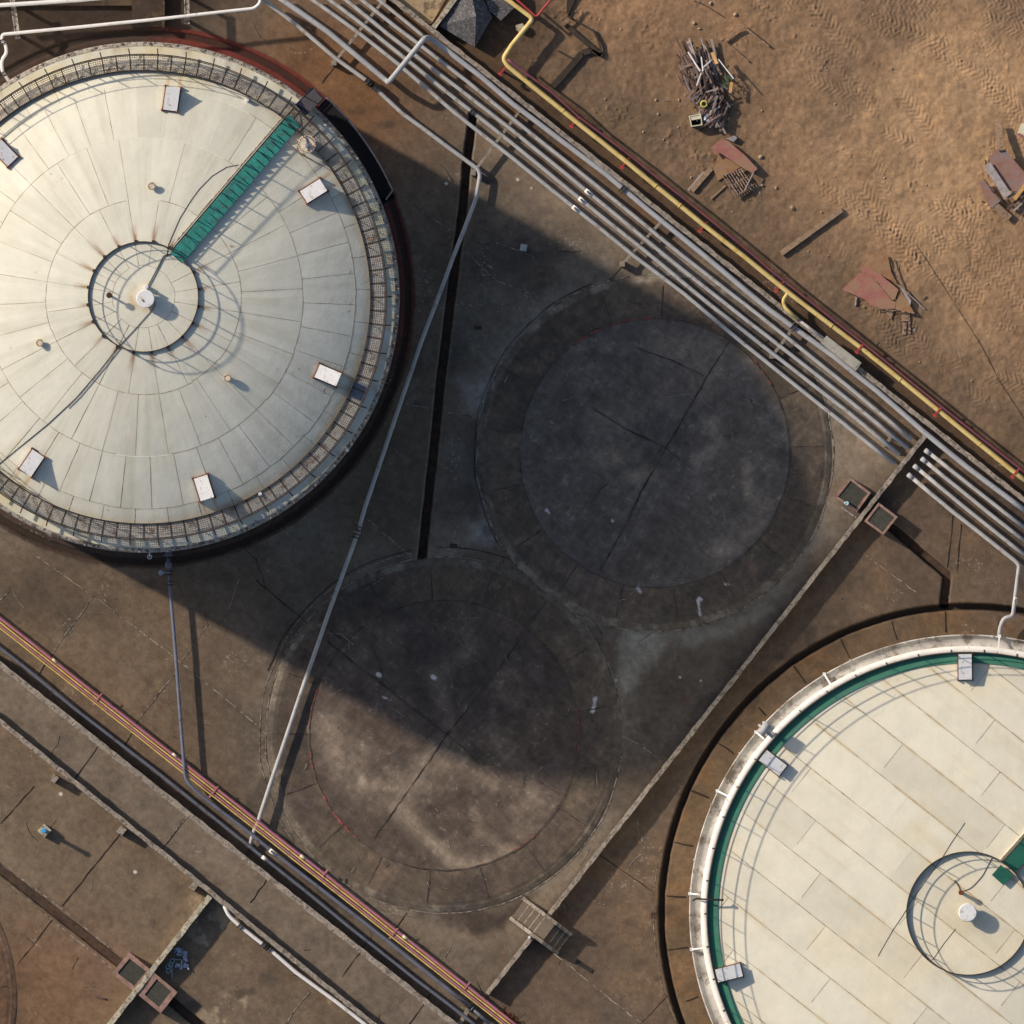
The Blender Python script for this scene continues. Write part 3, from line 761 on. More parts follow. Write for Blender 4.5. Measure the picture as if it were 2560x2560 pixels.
foundation(PADA, "round empty concrete tank base lying wholly in the big tank's shadow beside the pipe rack", 31, 2.5, ((83, 125, 3.2), (30, 44, 2.4)),
           (([(1822, 855), (1765, 945), (1665, 1121), (1600, 1235), (1560, 1320), (1500, 1425)], 3.0), ([(1479, 1018), (1560, 1070), (1665, 1121), (1700, 1150)], 3.0), ([(1590, 870), (1690, 905), (1760, 940)], 2.2)),
           ((1745, 1500, 1750, 1538, 2.5), (1749, 1497, 1751, 1499, 4), (1594, 1470, 1600, 1478, 4), (1815, 1460, 1819, 1462, 4), (1366, 1275, 1372, 1282, 3), (1530, 1300, 1532, 1303, 2)),
           washes=(([(1490, 1140), (1560, 1130), (1520, 1160)], 34, .6), ([(1570, 1190), (1630, 1180), (1590, 1195)], 26, .6), ([(1780, 1060), (1800, 1110), (1745, 1150)], 30, .5), ([(1865, 1160), (1875, 1240), (1920, 1260)], 26, .55), ([(1650, 860), (1790, 900), (1760, 960)], 60, .45), ([(1480, 1060), (1680, 960)], 50, .25), ([(1800, 1380), (1900, 1310)], 40, .35)), tint=(102, 92, 82))
foundation(PADB, "round empty concrete tank base half in sun under the long slanting pipe", 41, 10, ((205, 222, 5), (160, 178, 3), (186, 196, 3.5), (222, 232, 6), (352, 372, 3), (300, 312, 3)),
           (([(820, 1605), (900, 1668), (1000, 1745), (1117, 1836), (1165, 1875), (1210, 1925)], 2.4), ([(1300, 1600), (1210, 1720), (1117, 1836), (1085, 1885), (1010, 1990), (935, 2095)], 2.2)),
           ((1490, 1746, 1482, 1778, 4), (1488, 1748, 1487, 1752, 6), (1082, 1692, 1086, 1694, 5), (945, 1686, 950, 1688, 4), (960, 1744, 966, 1746, 3)),
           washes=(([(994, 2023), (1070, 2095), (1137, 2158), (1203, 2165), (1280, 2130)], 34, .8), ([(1183, 2029), (1203, 2079), (1260, 2120)], 24, .6), ([(820, 1830), (905, 1956), (1000, 1990), (1090, 1900)], 90, .55), ([(905, 1950), (908, 1960)], 22, .9), ([(1160, 1600), (1180, 1620), (1090, 1690)], 50, .4), ([(1080, 1690), (1110, 1760), (1125, 1800)], 34, .5), ([(1240, 1850), (1330, 1980), (1310, 2060)], 60, .3), ([(1150, 1900), (1230, 1960)], 40, .4)), tint=(92, 78, 67))
foundation((-400, 2495), "orange-brown round tank base cut off by the lower left picture corner", 51, 4, (), (), (), orange=0.4, tint=(100, 76, 56))

# ------------------------------------------------------------------ walls
def wall(name, p0, p1, w, h, label, cat="wall", m="concrete", z0=-0.1, buttress=(), parent=None, jit=0.026):
    a = P(*p0); b = P(*p1); d = (b - a); L = d.length; d /= L; sd = Vector((-d.y, d.x, 0))
    n = max(2, int(L / 0.35)); mb = MB(); hw = w * S / 2
    vs = []
    for i in range(n + 1):
        c = a + d * (L * i / n)
        for s, z in ((-1, z0), (-1, h), (1, h), (1, z0)):
            j = random.uniform(-jit, jit) if z == h else 0
            vs.append(c + sd * (s * hw + j) + Vector((0, 0, z + (random.uniform(-jit, jit) if z == h else 0))))
    fs = []
    for i in range(n):
        for k in range(3): fs.append((4 * i + k, 4 * i + 4 + k, 4 * i + 5 + k, 4 * i + 1 + k))
    fs += [(0, 1, 2, 3), (4 * n + 3, 4 * n + 2, 4 * n + 1, 4 * n)]
    mb.add(vs, fs)
    for x, y, s in buttress:
        c = P(x, y); mb.obox(c + Vector((0, 0, h * 0.4)), d, sd, Vector((0, 0, 1)), s * S * 0.5, s * S * 0.55, h * 0.4 + 0.05)
    o = mb.build(name, M[m], origin=a)
    return tag(o, label, cat, "bund walls") if label else o
wall("bund_wall", (2311, 1090), (1218, 2484), 11, 0.64, "straight low concrete bund wall running diagonally under the steps, left of the cream flat-roofed tank")
wall("bund_wall", (-60, 1613), (1160, 2580), 14, 1.3, "long concrete wall beside the thin yellow and pink pipes, upper edge of the road strip")
wall("bund_wall", (-60, 1754), (980, 2598), 12, 0.85, "long concrete wall along the lower edge of the road strip, above the cream pipe", buttress=((136, 1946, 16), (304, 2076, 18), (484, 2216, 16)))
wall("bund_wall", (525, 2240), (260, 2580), 13, 0.8, "short pale bund wall crossed by the double grated sump at lower left", m="lightconc")
wall("rack_kerb", (940, -35), (2600, 1282), 12, 0.75, "long grey kerb wall running beside the pipe rack and the yellow pipe")
wall("retaining_wall", (1084, 70), (1150, -20), 12, 0.9, "short pale wall stub meeting the kerb beside the dark concrete block", m="lightconc")

# ------------------------------------------------------------------ pipes
def flange(mb, p, d, r, t=0.05):
    d = d.normalized()
    mb.tube([p - d * t, p + d * t], r, 14)

def ptz(pts, z):
    return [P(q[0], q[1], q[2] if len(q) > 2 else z) for q in pts]

def band(parent, p, d, r, text=True, L=0.44):
    """white wrap-round label with a few dark characters"""
    d = d.normalized(); b = MB(); b.tube([p - d * L / 2, p + d * L / 2], r + 0.012, 14, caps=True)
    o = b.build("label_band", M["tagw"], parent)
    if text:
        t = MB(); sd = Vector((-d.y, d.x, 0)); top = p + Vector((0, 0, r + 0.016))
        for k in (-1, 0, 1):
            c = top + d * (k * 0.095)
            t.obox(c + d * 0.025, d, sd, Vector((0, 0, 1)), 0.011, 0.05, 0.004)
            t.obox(c - d * 0.022, d, sd, Vector((0, 0, 1)), 0.011, 0.05, 0.004)
            t.obox(c + sd * (0.045 if k else -0.045), d, sd, Vector((0, 0, 1)), 0.013, 0.010, 0.004)
            if k != 1: t.obox(c, d, sd, Vector((0, 0, 1)), 0.013, 0.010, 0.004)
        t.build("lettering", M["ink"], o)
    return o

def pipe(pts, z, dpx, m, label, cat="pipe", group=None, fillet=0.35, name="pipeline", n=12, joints=(), flanges=()):
    q0 = ptz(pts, z); q = [q0[0]]; mb = MB(); r = dpx * S / 2
    for a, b in zip(q0[:-1], q0[1:]):
        L = (b - a).length
        if L > 2.5:
            k = int(L / 1.3); sd = Vector((-(b - a).y, (b - a).x, 0)).normalized()
            for i in range(1, k): q.append(a.lerp(b, i / k) + sd * (random.uniform(-0.011, 0.011)) + Vector((0, 0, random.uniform(-0.012, 0.008))))
        q.append(b)
    mb.tube(q, r, n, fillet)
    o = mb.build(name, M[m], origin=q[0])
    tag(o, label, cat, group)
    for (x, y, zz, dx, dy) in flanges:
        f = MB(); c = P(x, y, zz); d = Vector((dx, -dy, 0)).normalized()
        flange(f, c - d * 0.09, d, r * 1.7, 0.03); flange(f, c + d * 0.09, d, r * 1.7, 0.03)
        f.build("flange", M["rail"], o)
    return o

RACK = "parallel grey pipes of the rack"
ZP = 0.62
KD = (0.776, 0.631)
p1 = pipe([(655, -3, 1.5), (663, 3, ZP), (739, 60), (839, 146), (918, 202), (1004, 282), (1120, 368), (1202, 428), (1190, 497), (1133, 643), (1054, 852), (911, 1273), (895, 1330), (825, 1522), (769, 1684), (690, 1918), (647, 2049), (633, 2082), (624, 2119, 0.3)], 0.45, 10.5, "pipe",
          "long grey pipe slanting down from its elbow between the domed tank and the round bases", flanges=((918, 203, 0.5, .8, .6), (938, 219, 0.5, .8, .6), (896, 1322, 0.45, -.32, .95), (890, 1340, 0.45, -.32, .95)))
vb = MB(); c = P(893, 1331, 0.45); vb.tube([c, c + Vector((0, 0, 0.35))], 0.05, 8); vb.tube([c + Vector((-0.04, 0.12, 0)), c + Vector((0.04, -0.12, 0))], 0.16, 12); vb.build("valve", M["pale_rail"], p1)
vb = MB(); c = P(928, 211, 0.5); vb.tube([c, c + Vector((0, 0, 0.35))], 0.05, 8); vb.tube([c + Vector((-0.1, 0.08, 0)), c + Vector((0.1, -0.08, 0))], 0.15, 12); vb.build("valve", M["black"], p1)
p2 = pipe([(690, -13), (706, 0), (819, 79), (915, 159), (971, 206), (971.5, 206, 1.5), (1061, 96, 1.5), (1072, 93, 0.75), (1120, 128, 0.72), (1203, 192), (1280, 258), (1412, 358), (1512, 433), (1611, 517), (1754, 633), (1920, 772), (2086, 892), (2192, 977), (2308, 1078), (2417, 1167), (2580, 1290)], 0.66, 13.5, "pipeblue",
          "thickest pale blue-grey pipe of the rack, jumping over the others in a raised crossing loop", group=RACK, fillet=0.28, n=16, flanges=((1557, 473, .66, .78, .63), (1985, 817, .66, .78, .63)))
p3 = pipe([(765, -13), (782, 0), (898, 83), (998, 162), (1137, 282), (1280, 394), (1439, 522), (1585, 640), (1711, 735), (1810, 819), (1920, 908), (2052, 1014), (2237, 1161)], ZP, 10, "pipe", "grey pipe on the yard-side edge of the rack, nearest the round base", group=RACK)
p4 = pipe([(808, -13), (825, 0), (938, 86), (1021, 152), (1137, 246), (1280, 358), (1452, 499), (1611, 626), (1777, 763), (1920, 875), (2119, 1029), (2249, 1138)], ZP, 10, "pipe", "grey rack pipe, second in from the yard-side edge", group=RACK, flanges=((1181, 279, ZP, .78, .63),))
p5 = pipe([(848, -13), (865, 0), (971, 86), (1087, 176), (1280, 325), (1465, 476), (1664, 640), (1810, 756), (1920, 842), (2119, 998), (2269, 1121)], ZP, 10, "pipe", "grey rack pipe in the middle, third from the yard-side edge", group=RACK)
p6 = pipe([(888, -13), (905, 0), (988, 66), (1064, 123), (1170, 205), (1280, 295), (1479, 454), (1707, 640), (1920, 806), (2119, 965), (2280, 1100)], ZP, 10, "pipe", "grey rack pipe running right beside the thickest blue-grey one", group=RACK)
p7 = pipe([(932, -13), (948, 0), (1051, 84), (1068, 98)], 0.5, 9.5, "pipe", "short grey pipe end stopping under the raised crossing loop at top", group=RACK)
dK3 = Vector((KD[0], -KD[1], 0))
for p, x, y in ((p3, 1440, 523), (p4, 1456, 502), (p5, 1472, 482)):
    band(p, P(x, y, ZP), dK3, 0.10)
Q = "grey pipes beyond the bund wall"
q3 = pipe([(2269, 1185), (2384, 1281), (2540, 1404), (2548, 1414), (2539, 1485), (2532, 1541, 0.62), (2510, 1545, 0.7), (2500, 1568, 0.62), (2498, 1592, 0.6)], 0.62, 10.5, "pipe", "grey pipe bending down past its elbow to join the cream flat-roofed tank", group=Q, fillet=0.22)
band(q3, P(2538, 1502, 0.62), Vector((-0.13, -1, 0)), 0.105, L=0.34)
q4 = pipe([(2284, 1163), (2427, 1281), (2580, 1402)], ZP, 10, "pipe", "straight grey pipe next to the bending one beyond the bund wall", group=Q)
q5 = pipe([(2303, 1145), (2470, 1281), (2580, 1367)], ZP, 10, "pipe", "middle straight grey pipe beyond the bund wall, between two others", group=Q)
q6 = pipe([(2312, 1124), (2510, 1280), (2580, 1334)], ZP, 10, "pipe", "straight grey pipe beyond the bund wall, next to the thick blue-grey one", group=Q)
for p, x, y in ((q3, 2269, 1185), (q4, 2284, 1163), (q5, 2303, 1145), (q6, 2312, 1124)):
    f = MB(); flange(f, P(x + 7, y + 6, ZP), dK3, 0.125, 0.16); f.build("coupling", M["pipeblue"], p)

# sleepers under the rack
def sleeper(p0, p1, label, w=7, z=0.46, m="concrete"):
    a = P(*p0, z / 2); b = P(*p1, z / 2); mb = MB()
    mb.bar(a + Vector((0, 0, z / 2 - 0.02)), b + Vector((0, 0, z / 2 - 0.02)), w * S, 0.1)
    for c in (a, b):
        mb.obox(Vector((c.x, c.y, z * 0.5)), Vector((1, 0, 0)), Vector((0, 1, 0)), Vector((0, 0, 1)), 0.13, 0.13, z * 0.5 + 0.06)
    o = mb.build("pipe_support", M[m], origin=Vector((a.x, a.y, 0)))
    return tag(o, label, "pipe support", "cross supports under the rack pipes")
sleeper((835, 157), (958, 2), "cross beam under the rack pipes nearest the top edge")
sleeper((1183, 432), (1300, 276), "cross beam under the rack pipes at the slanting pipe's elbow")
sleeper((1556, 660), (1655, 552), "cross beam under the rack at the sunlit apron above the round base")
sleeper((1930, 890), (1990, 812), "cross beam under the rack just before the grey duct box", w=8)
sleeper((2230, 1090), (2215, 1110), "stubby cross beam under the rack ends near the bund wall", w=8)
sleeper((1172, 2518), (1150, 2560), "cross beam at the slate pipe's flange by the lower picture edge", w=10)

# yellow and red lines along the dirt
yl = pipe([(1225, -26), (1270, 0), (1333, 47), (1280, 112), (1258, 146), (1269, 165), (1396, 268), (1446, 309), (1562, 401), (1760, 563), (1860, 641), (1920, 690), (1973, 733), (2152, 869), (2347, 1027), (2539, 1183), (2590, 1222)], 0.85, 12, "yellow",
          "thick yellow pipe zigzagging at the top then running along the dirt edge", fillet=0.22, n=14)
b = MB(); b.tube(ptz([(1972, 729, 0.85), (1957, 752, 0.85), (1963, 770, 0.85), (1995, 799, 0.8)], 0.85), 0.095, 12, 0.3); b.build("branch", M["yellow"], yl)
for x, y in ((1408, 277), (1640, 465), (1700, 514), (2080, 815), (2250, 949), (2450, 1110)):
    f = MB(); flange(f, P(x, y, 0.85), Vector((.78, -.63, 0)), 0.135, 0.025); f.build("weld_collar", M["yellow2"], yl)
pipe([(1995, 799), (2058, 846)], 0.72, 8, "pipe", "short grey pipe from the yellow branch into the duct box")
rd = pipe([(1269, 148), (1280, 157), (1379, 230), (1446, 291), (1578, 391), (1777, 550), (1886, 640), (1920, 670), (2152, 853), (2351, 1014), (2549, 1170), (2600, 1212)], 1.0, 6.0, "maroon", "thin maroon pipe running along the dirt side of the thick yellow one")
pipe([(1278, -12), (1293, 0), (1341, 42), (1376, 0), (1390, -17)], 1.0, 5.5, "red", "bright red pipe bent in a V above the yellow corner at top", fillet=0.1)
for i, (x, y) in enumerate(((1256, 178), (1434, 309), (1560, 411), (1755, 571), (1946, 720), (2147, 873), (2342, 1031), (2536, 1185))):
    mb = MB(); c = P(x, y, 0); nrm = Vector((0.63, 0.776, 0)); al = Vector((0.776, -0.63, 0)); up = Vector((0, 0, 1))
    mb.obox(c + up * 0.35, al, nrm, up, 0.05, 0.05, 0.37)
    mb.obox(c + up * 0.69 + nrm * 0.1, al, nrm, up, 0.04, 0.3, 0.035)
    mb.obox(c - nrm * 0.2 + up * 0.8, al, nrm, up, 0.1, 0.06, 0.1)
    if i >= 5: mb.obox(c + nrm * 0.12 + up * 0.985, al, nrm, up, 0.045, 0.17, 0.012)
    o = mb.build("pipe_bracket", M["red"], origin=c)
    tag(o, ("red steel bracket at the yellow pipe's upper bend", "red bracket holding the yellow pipe below the dark pipe-loop shadow strips", "red bracket holding the yellow pipe level with the red panel on the dirt", "red bracket holding the yellow pipe midway, below the slatted pallet", "red bracket where the yellow branch leaves the main pipe", "red bracket holding the yellow pipe beside the grey duct box", "red bracket holding the yellow pipe above the rack's end wall", "red bracket holding the yellow pipe near the right picture edge")[i], "bracket", "red brackets of the yellow pipe")
# duct box on the kerb
mb = MB(); mb.prism([P(2066, 839), P(2153, 907), P(2139, 927), P(2051, 857)], 0.5, 1.05); mb.prism([P(2069, 844), P(2148, 906), P(2139, 920), P(2058, 856)], 1.05, 1.07)
tag(mb.build("duct_box", M["greybox"], origin=P(2100, 880)), "long plain grey-beige box sitting on the kerb beside the yellow pipe", "box")

# white pipes, top left
wl = pipe([(652, -8), (650, 8), (636, 21), (364, 51), (6, 86), (4, 100), (14, 112), (17, 132), (4, 150), (4, 175), (20, 200, 1.2)], 1.6, 8.5, "white", "long thin white pipe across the top with an S-bend down to the domed tank", fillet=0.3, flanges=((6, 104, 1.6, .3, 1), (8, 186, 1.5, .4, 1)))
pipe([(-40, 17), (0, 13), (199, 0), (330, -12)], 1.7, 11, "white", "thick white pipe cutting the top left picture corner")
def trestle(p0, p1, label, w=13):
    a = P(*p0, 1.35); b = P(*p1, 1.35); mb = MB()
    d = (b - a).normalized(); s = Vector((-d.y, d.x, 0))
    for k in (-1, 1): mb.bar(a + s * k * w * S * 0.38, b + s * k * w * S * 0.38, 0.06, 0.14)
    mb.bar(a, b, w * S * 0.55, 0.06)
    for t in (0.12, 0.88):
        c = a.lerp(b, t); mb.obox(Vector((c.x, c.y, 0.66)), d, s, Vector((0, 0, 1)), 0.07, 0.07, 0.66)
    return tag(mb.build("pipe_trestle", M["rim"], origin=Vector((a.x, a.y, 0))), label, "pipe support", "steel trestles under the white pipes")
trestle((30, -5), (45, 97), "rusty pale steel trestle carrying the white pipes near the S-bend")
trestle((466, -20), (468, 60), "rusty pale steel trestle carrying the white pipe above the domed tank")
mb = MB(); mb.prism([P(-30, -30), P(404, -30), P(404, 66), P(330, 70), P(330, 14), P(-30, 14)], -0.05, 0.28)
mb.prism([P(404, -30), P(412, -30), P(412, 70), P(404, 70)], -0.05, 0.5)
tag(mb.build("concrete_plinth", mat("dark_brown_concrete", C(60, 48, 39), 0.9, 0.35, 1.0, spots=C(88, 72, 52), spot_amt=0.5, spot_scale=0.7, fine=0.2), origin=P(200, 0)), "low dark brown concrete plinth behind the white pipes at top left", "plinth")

# thin bundle at lower left
BG = "thin coloured pipes beside the long wall"
def bundle(off, dpx, m, label, z):
    nx, ny = -0.618, 0.786       # towards the lower-left
    pts = [(x + nx * off, 1546 + 0.788 * x + ny * off) for x in (-60, 0, 300, 640, 950, 1263, 1330)]
    return pipe(pts, z, dpx, m, label, group=BG, fillet=0)
bp = bundle(0, 7.0, "pink", "thickest faded pink pipe, upper right edge of the thin coloured bundle", 0.55)
by1 = bundle(7.5, 4.6, "yellow2", "thicker yellow pipe between the pink and the maroon ones in the bundle", 0.55)
bm = bundle(13.6, 4.4, "pink", "thin maroon-pink pipe between the two yellow ones in the bundle", 0.55)
by2 = bundle(19.4, 3.6, "yellow2", "thinnest yellow pipe on the wall-side edge of the coloured bundle", 0.55)
for x, y, m, p in ((137, 1653, "yellow2", bp), (437, 1889, "yellow2", bp), (757, 2143, "yellow2", bp), (1013, 2344, "yellow2", bp)):
    f = MB(); flange(f, P(x, y, 0.55), Vector((.785, -.62, 0)), 0.078, 0.16); f.build("collar", M["tan"], p)
for i, (x, y) in enumerate(((240, 1752), (530, 1984), (806, 2190), (980, 2338), (1160, 2473))):
    mb = MB(); nrm = Vector((0.618, 0.786, 0)); al = Vector((0.786, -0.618, 0)); up = Vector((0, 0, 1)); c = P(x + 2, y - 2)
    mb.obox(c + up * 0.22, al, nrm, up, 0.06, 0.05, 0.24)
    mb.obox(c + up * 0.632 + nrm * 0.18, al, nrm, up, 0.035, 0.24, 0.012)
    mb.obox(c + up * 0.44, al, nrm, up, 0.05, 0.3, 0.03)
    tag(mb.build("pipe_clamp", M["pink"], origin=c), ("red clamp across the coloured bundle near the left picture edge", "red clamp across the coloured bundle by the slate pipe's bend", "red clamp across the coloured bundle below the half-sunlit base", "red clamp across the coloured bundle nearer the steps", "red clamp across the coloured bundle by the slate pipe's flange")[i], "clamp", "red clamps on the coloured bundle")
g1 = pipe([(-40, 1588), (0, 1620), (56, 1663), (182, 1768), (318, 1873), (381, 1921), (497, 2014), (640, 2129), (756, 2221), (872, 2317), (1037, 2447), (1170, 2548), (1210, 2580)], 0.5, 8, "pipedark", "dark slate pipe running close along the long wall, below the bundle")
band(g1, P(661, 2146, 0.5), Vector((.78, -.62, 0)), 0.085, text=False, L=0.3)
g2 = pipe([(421, 1384), (421, 1404), (427, 1492), (441, 1661), (455, 1850), (463, 1950), (497, 1985), (629, 2086), (683, 2131), (839, 2251), (971, 2354), (1175, 2517)], 0.62, 9, "pipedark", "slate pipe leaving the domed tank's foot then turning along the bundle", fillet=0.4,
          flanges=((422, 1400, 0.62, 0, 1), (424, 1432, 0.62, 0, 1), (427, 1458, 0.62, 0, 1), (1168, 2512, 0.62, .78, .62)))
band(g2, P(682, 2131, 0.62), Vector((.78, -.62, 0)), 0.095, L=0.4)
mb = MB(); c = P(421, 1412, 0.62); mb.tube([c + Vector((0, 0.16, 0)), c + Vector((0, -0.16, 0))], 0.17, 12); mb.build("gate_valve", M["pipedark"], g2)
mb = MB(); c = P(402, 1432, 0.7); mb.cyl(c, 0.13, 0.05, 12); mb.tube([c, P(421, 1431, 0.7)], 0.025, 6); mb.build("handwheel", M["silver"], g2)
mb = MB(); c = P(1180, 2522, 0.62); mb.tube([c, P(1225, 2560, 0.55)], 0.08, 12); flange(mb, c, Vector((.78, -.62, 0)), 0.13, 0.03)
tag(mb.build("pipe_stub", M["pipedark"], origin=c), "dark pipe stub behind the cross beam at the bottom edge", "pipe")
hp = pipe([(560, 2262, 0.3), (563, 2270), (572, 2289), (600, 2315), (640, 2347), (680, 2378), (739, 2430), (839, 2503), (912, 2560), (950, 2590)], 0.45, 10, "white", "cream pipe with a valve running below the lower long wall", fillet=0.3, flanges=((601, 2316, .45, .78, .62), (660, 2362, .45, .78, .62), (672, 2372, .45, .78, .62)))
mb = MB(); c = P(666, 2367, 0.45); mb.tube([c - Vector((.12, -.09, 0)), c + Vector((.12, -.09, 0))], 0.15, 12); mb.tube([c, c + Vector((0.12, 0.16, 0.2))], 0.03, 6); mb.build("valve", M["black"], hp)

# ------------------------------------------------------------------ TANK helpers
def dome(zt, r_edge, rise):
    Rs = (r_edge ** 2 + rise ** 2) / (2 * rise)
    return lambda r: zt + rise - (Rs - math.sqrt(max(Rs * Rs - r * r, 0)))

def polar_roof(name, c, k, redge, zf, colf, seams, mats, parent, dr=4.0, nth=720):
    rs = np.append(np.arange(0, redge, dr), redge)
    th = np.linspace(0, 2 * np.pi, nth, endpoint=False)
    R, T = np.meshgrid(rs, th, indexing='ij')
    zr = np.vectorize(zf)(rs * k)
    Zz = np.repeat(zr[:, None], nth, 1)
    col = colf(R, T)
    return grid_mesh(name, c.x + R * k * np.cos(T), c.y + R * k * np.sin(T), Zz, col, M["roof"], nth, len(rs), wrap=True, extra=seams, extra_mats=mats, origin=parent_world(parent), parent=parent)

def ring_rail(mb, c, k, r, zf, rails, posts, pr=0.03, rr=0.03, a0=0, a1=360, zb=0.0):
    """posts and hoops round a circle; zf(angle) deck height"""
    n = 180
    full = a1 - a0 >= 359
    for h in rails:
        pts = [c + Vector((r * k * math.cos(math.radians(a)), r * k * math.sin(math.radians(a)), 0)) for a in np.linspace(a0, a1, n + 1)]
        pts = [Vector((p.x, p.y, zf + h)) for p in pts]
        mb.tube(pts, rr, 6, caps=not full)
    m = posts if full else posts + 1
    for i in range(m):
        a = math.radians(a0 + (a1 - a0) * i / posts)
        p = c + Vector((r * k * math.cos(a), r * k * math.sin(a), 0))
        mb.tube([Vector((p.x, p.y, zf + zb)), Vector((p.x, p.y, zf + max(rails)))], pr, 6)

def PT(c, k, r, a, z):
    a = math.radians(a)
    return Vector((c.x + r * k * math.cos(a), c.y + r * k * math.sin(a), z))

def roof_vent(parent, c, k, zf, r, a, w, L, hi, lo, name="roof_vent", m="vent", fr=1.0):
    """hooded vent: wedge cover high at the outer end, rusty angle frame beside it"""
    er = Vector((math.cos(math.radians(a)), math.sin(math.radians(a)), 0)); et = Vector((-er.y, er.x, 0)); up = Vector((0, 0, 1))
    ce = PT(c, k, r, a, 0); z0 = zf(r * k)
    hl = L * k / 2; hw = w * k / 2
    s = (zf((r + 5) * k) - zf((r - 5) * k)) / (10 * k)
    b = [ce + er * x * hl + et * y * hw + up * (z0 + s * x * hl - 0.05) for x, y in ((-1, -1), (1, -1), (1, 1), (-1, 1))]
    t = [ce + er * x * hl + et * y * hw + up * (z0 + (hi if x > 0 else lo)) for x, y in ((-1, -1), (1, -1), (1, 1), (-1, 1))]
    root = empty(name, ce + up * z0 - parent_world(parent)); root.parent = parent
    mb = MB(); mb.hexa(b, t)
    t2 = [q + (q - (ce + up * q.z)) * 0.06 + up * 0.004 for q in t]; t3 = [q + up * 0.03 for q in t2]
    mb.hexa(t2, t3); mb.build("hood", M[m], root)
    f = MB()
    for y in (-1, 1):
        f.bar(ce + et * y * (hw + 0.05) - er * (hl + 0.05) + up * (z0 - s * hl + 0.06), ce + et * y * (hw + 0.05) + er * (hl + 0.05) + up * (z0 + s * hl + 0.06), 0.06 * fr, 0.08)
        for x in (-1, 1):
            q = ce + et * y * (hw + 0.06) + er * x * (hl + 0.06) + up * (z0 + s * x * hl)
            f.obox(q + up * 0.08, er, et, up, 0.055 * fr, 0.055 * fr, 0.13)
    f.bar(ce - er * (hl + 0.05) - et * hw + up * (z0 - s * hl + 0.06), ce - er * (hl + 0.05) + et * hw + up * (z0 - s * hl + 0.06), 0.06, 0.08)
    f.build("frame", M["rust"], root)
    return root

# ------------------------------------------------------------------ TANK 1 (domed)
H1 = 12.6
c1 = P(*T1, H1); k1 = S * (HC - H1) / HC
_d1 = dome(H1 + 0.06, 606 * k1, 2.9)
zf1 = lambda r: _d1(r) if r < 606 * k1 else H1 + 0.06 * max(0.0, (630 * k1 - r) / (24 * k1))
t1 = empty("storage_tank", Vector((c1.x, c1.y, 0)), "big cream dome-roofed storage tank with a grated rim walkway, upper left", "tank", "storage tanks")
mb = MB(); mb.revolve([(634 * k1, 0.0), (634 * k1, H1)][::-1], c1, 180); mb.build("shell", M["shell"], t1)
mb = MB(); mb.revolve([(628 * k1, H1 + 0.02), (637.5 * k1, H1 - 0.02), (639 * k1, H1 - 0.3), (634.2 * k1, H1 - 0.35)], c1, 240)
for i in range(58):
    p = PT(c1, k1, 636, i * 360 / 58 + 2, H1); mb.obox(p + Vector((0, 0, 0.0)), Vector((1, 0, 0)), Vector((0, 1, 0)), Vector((0, 0, 1)), 0.05, 0.05, 0.06)
mb.build("rim_angle", M["rim"], t1)

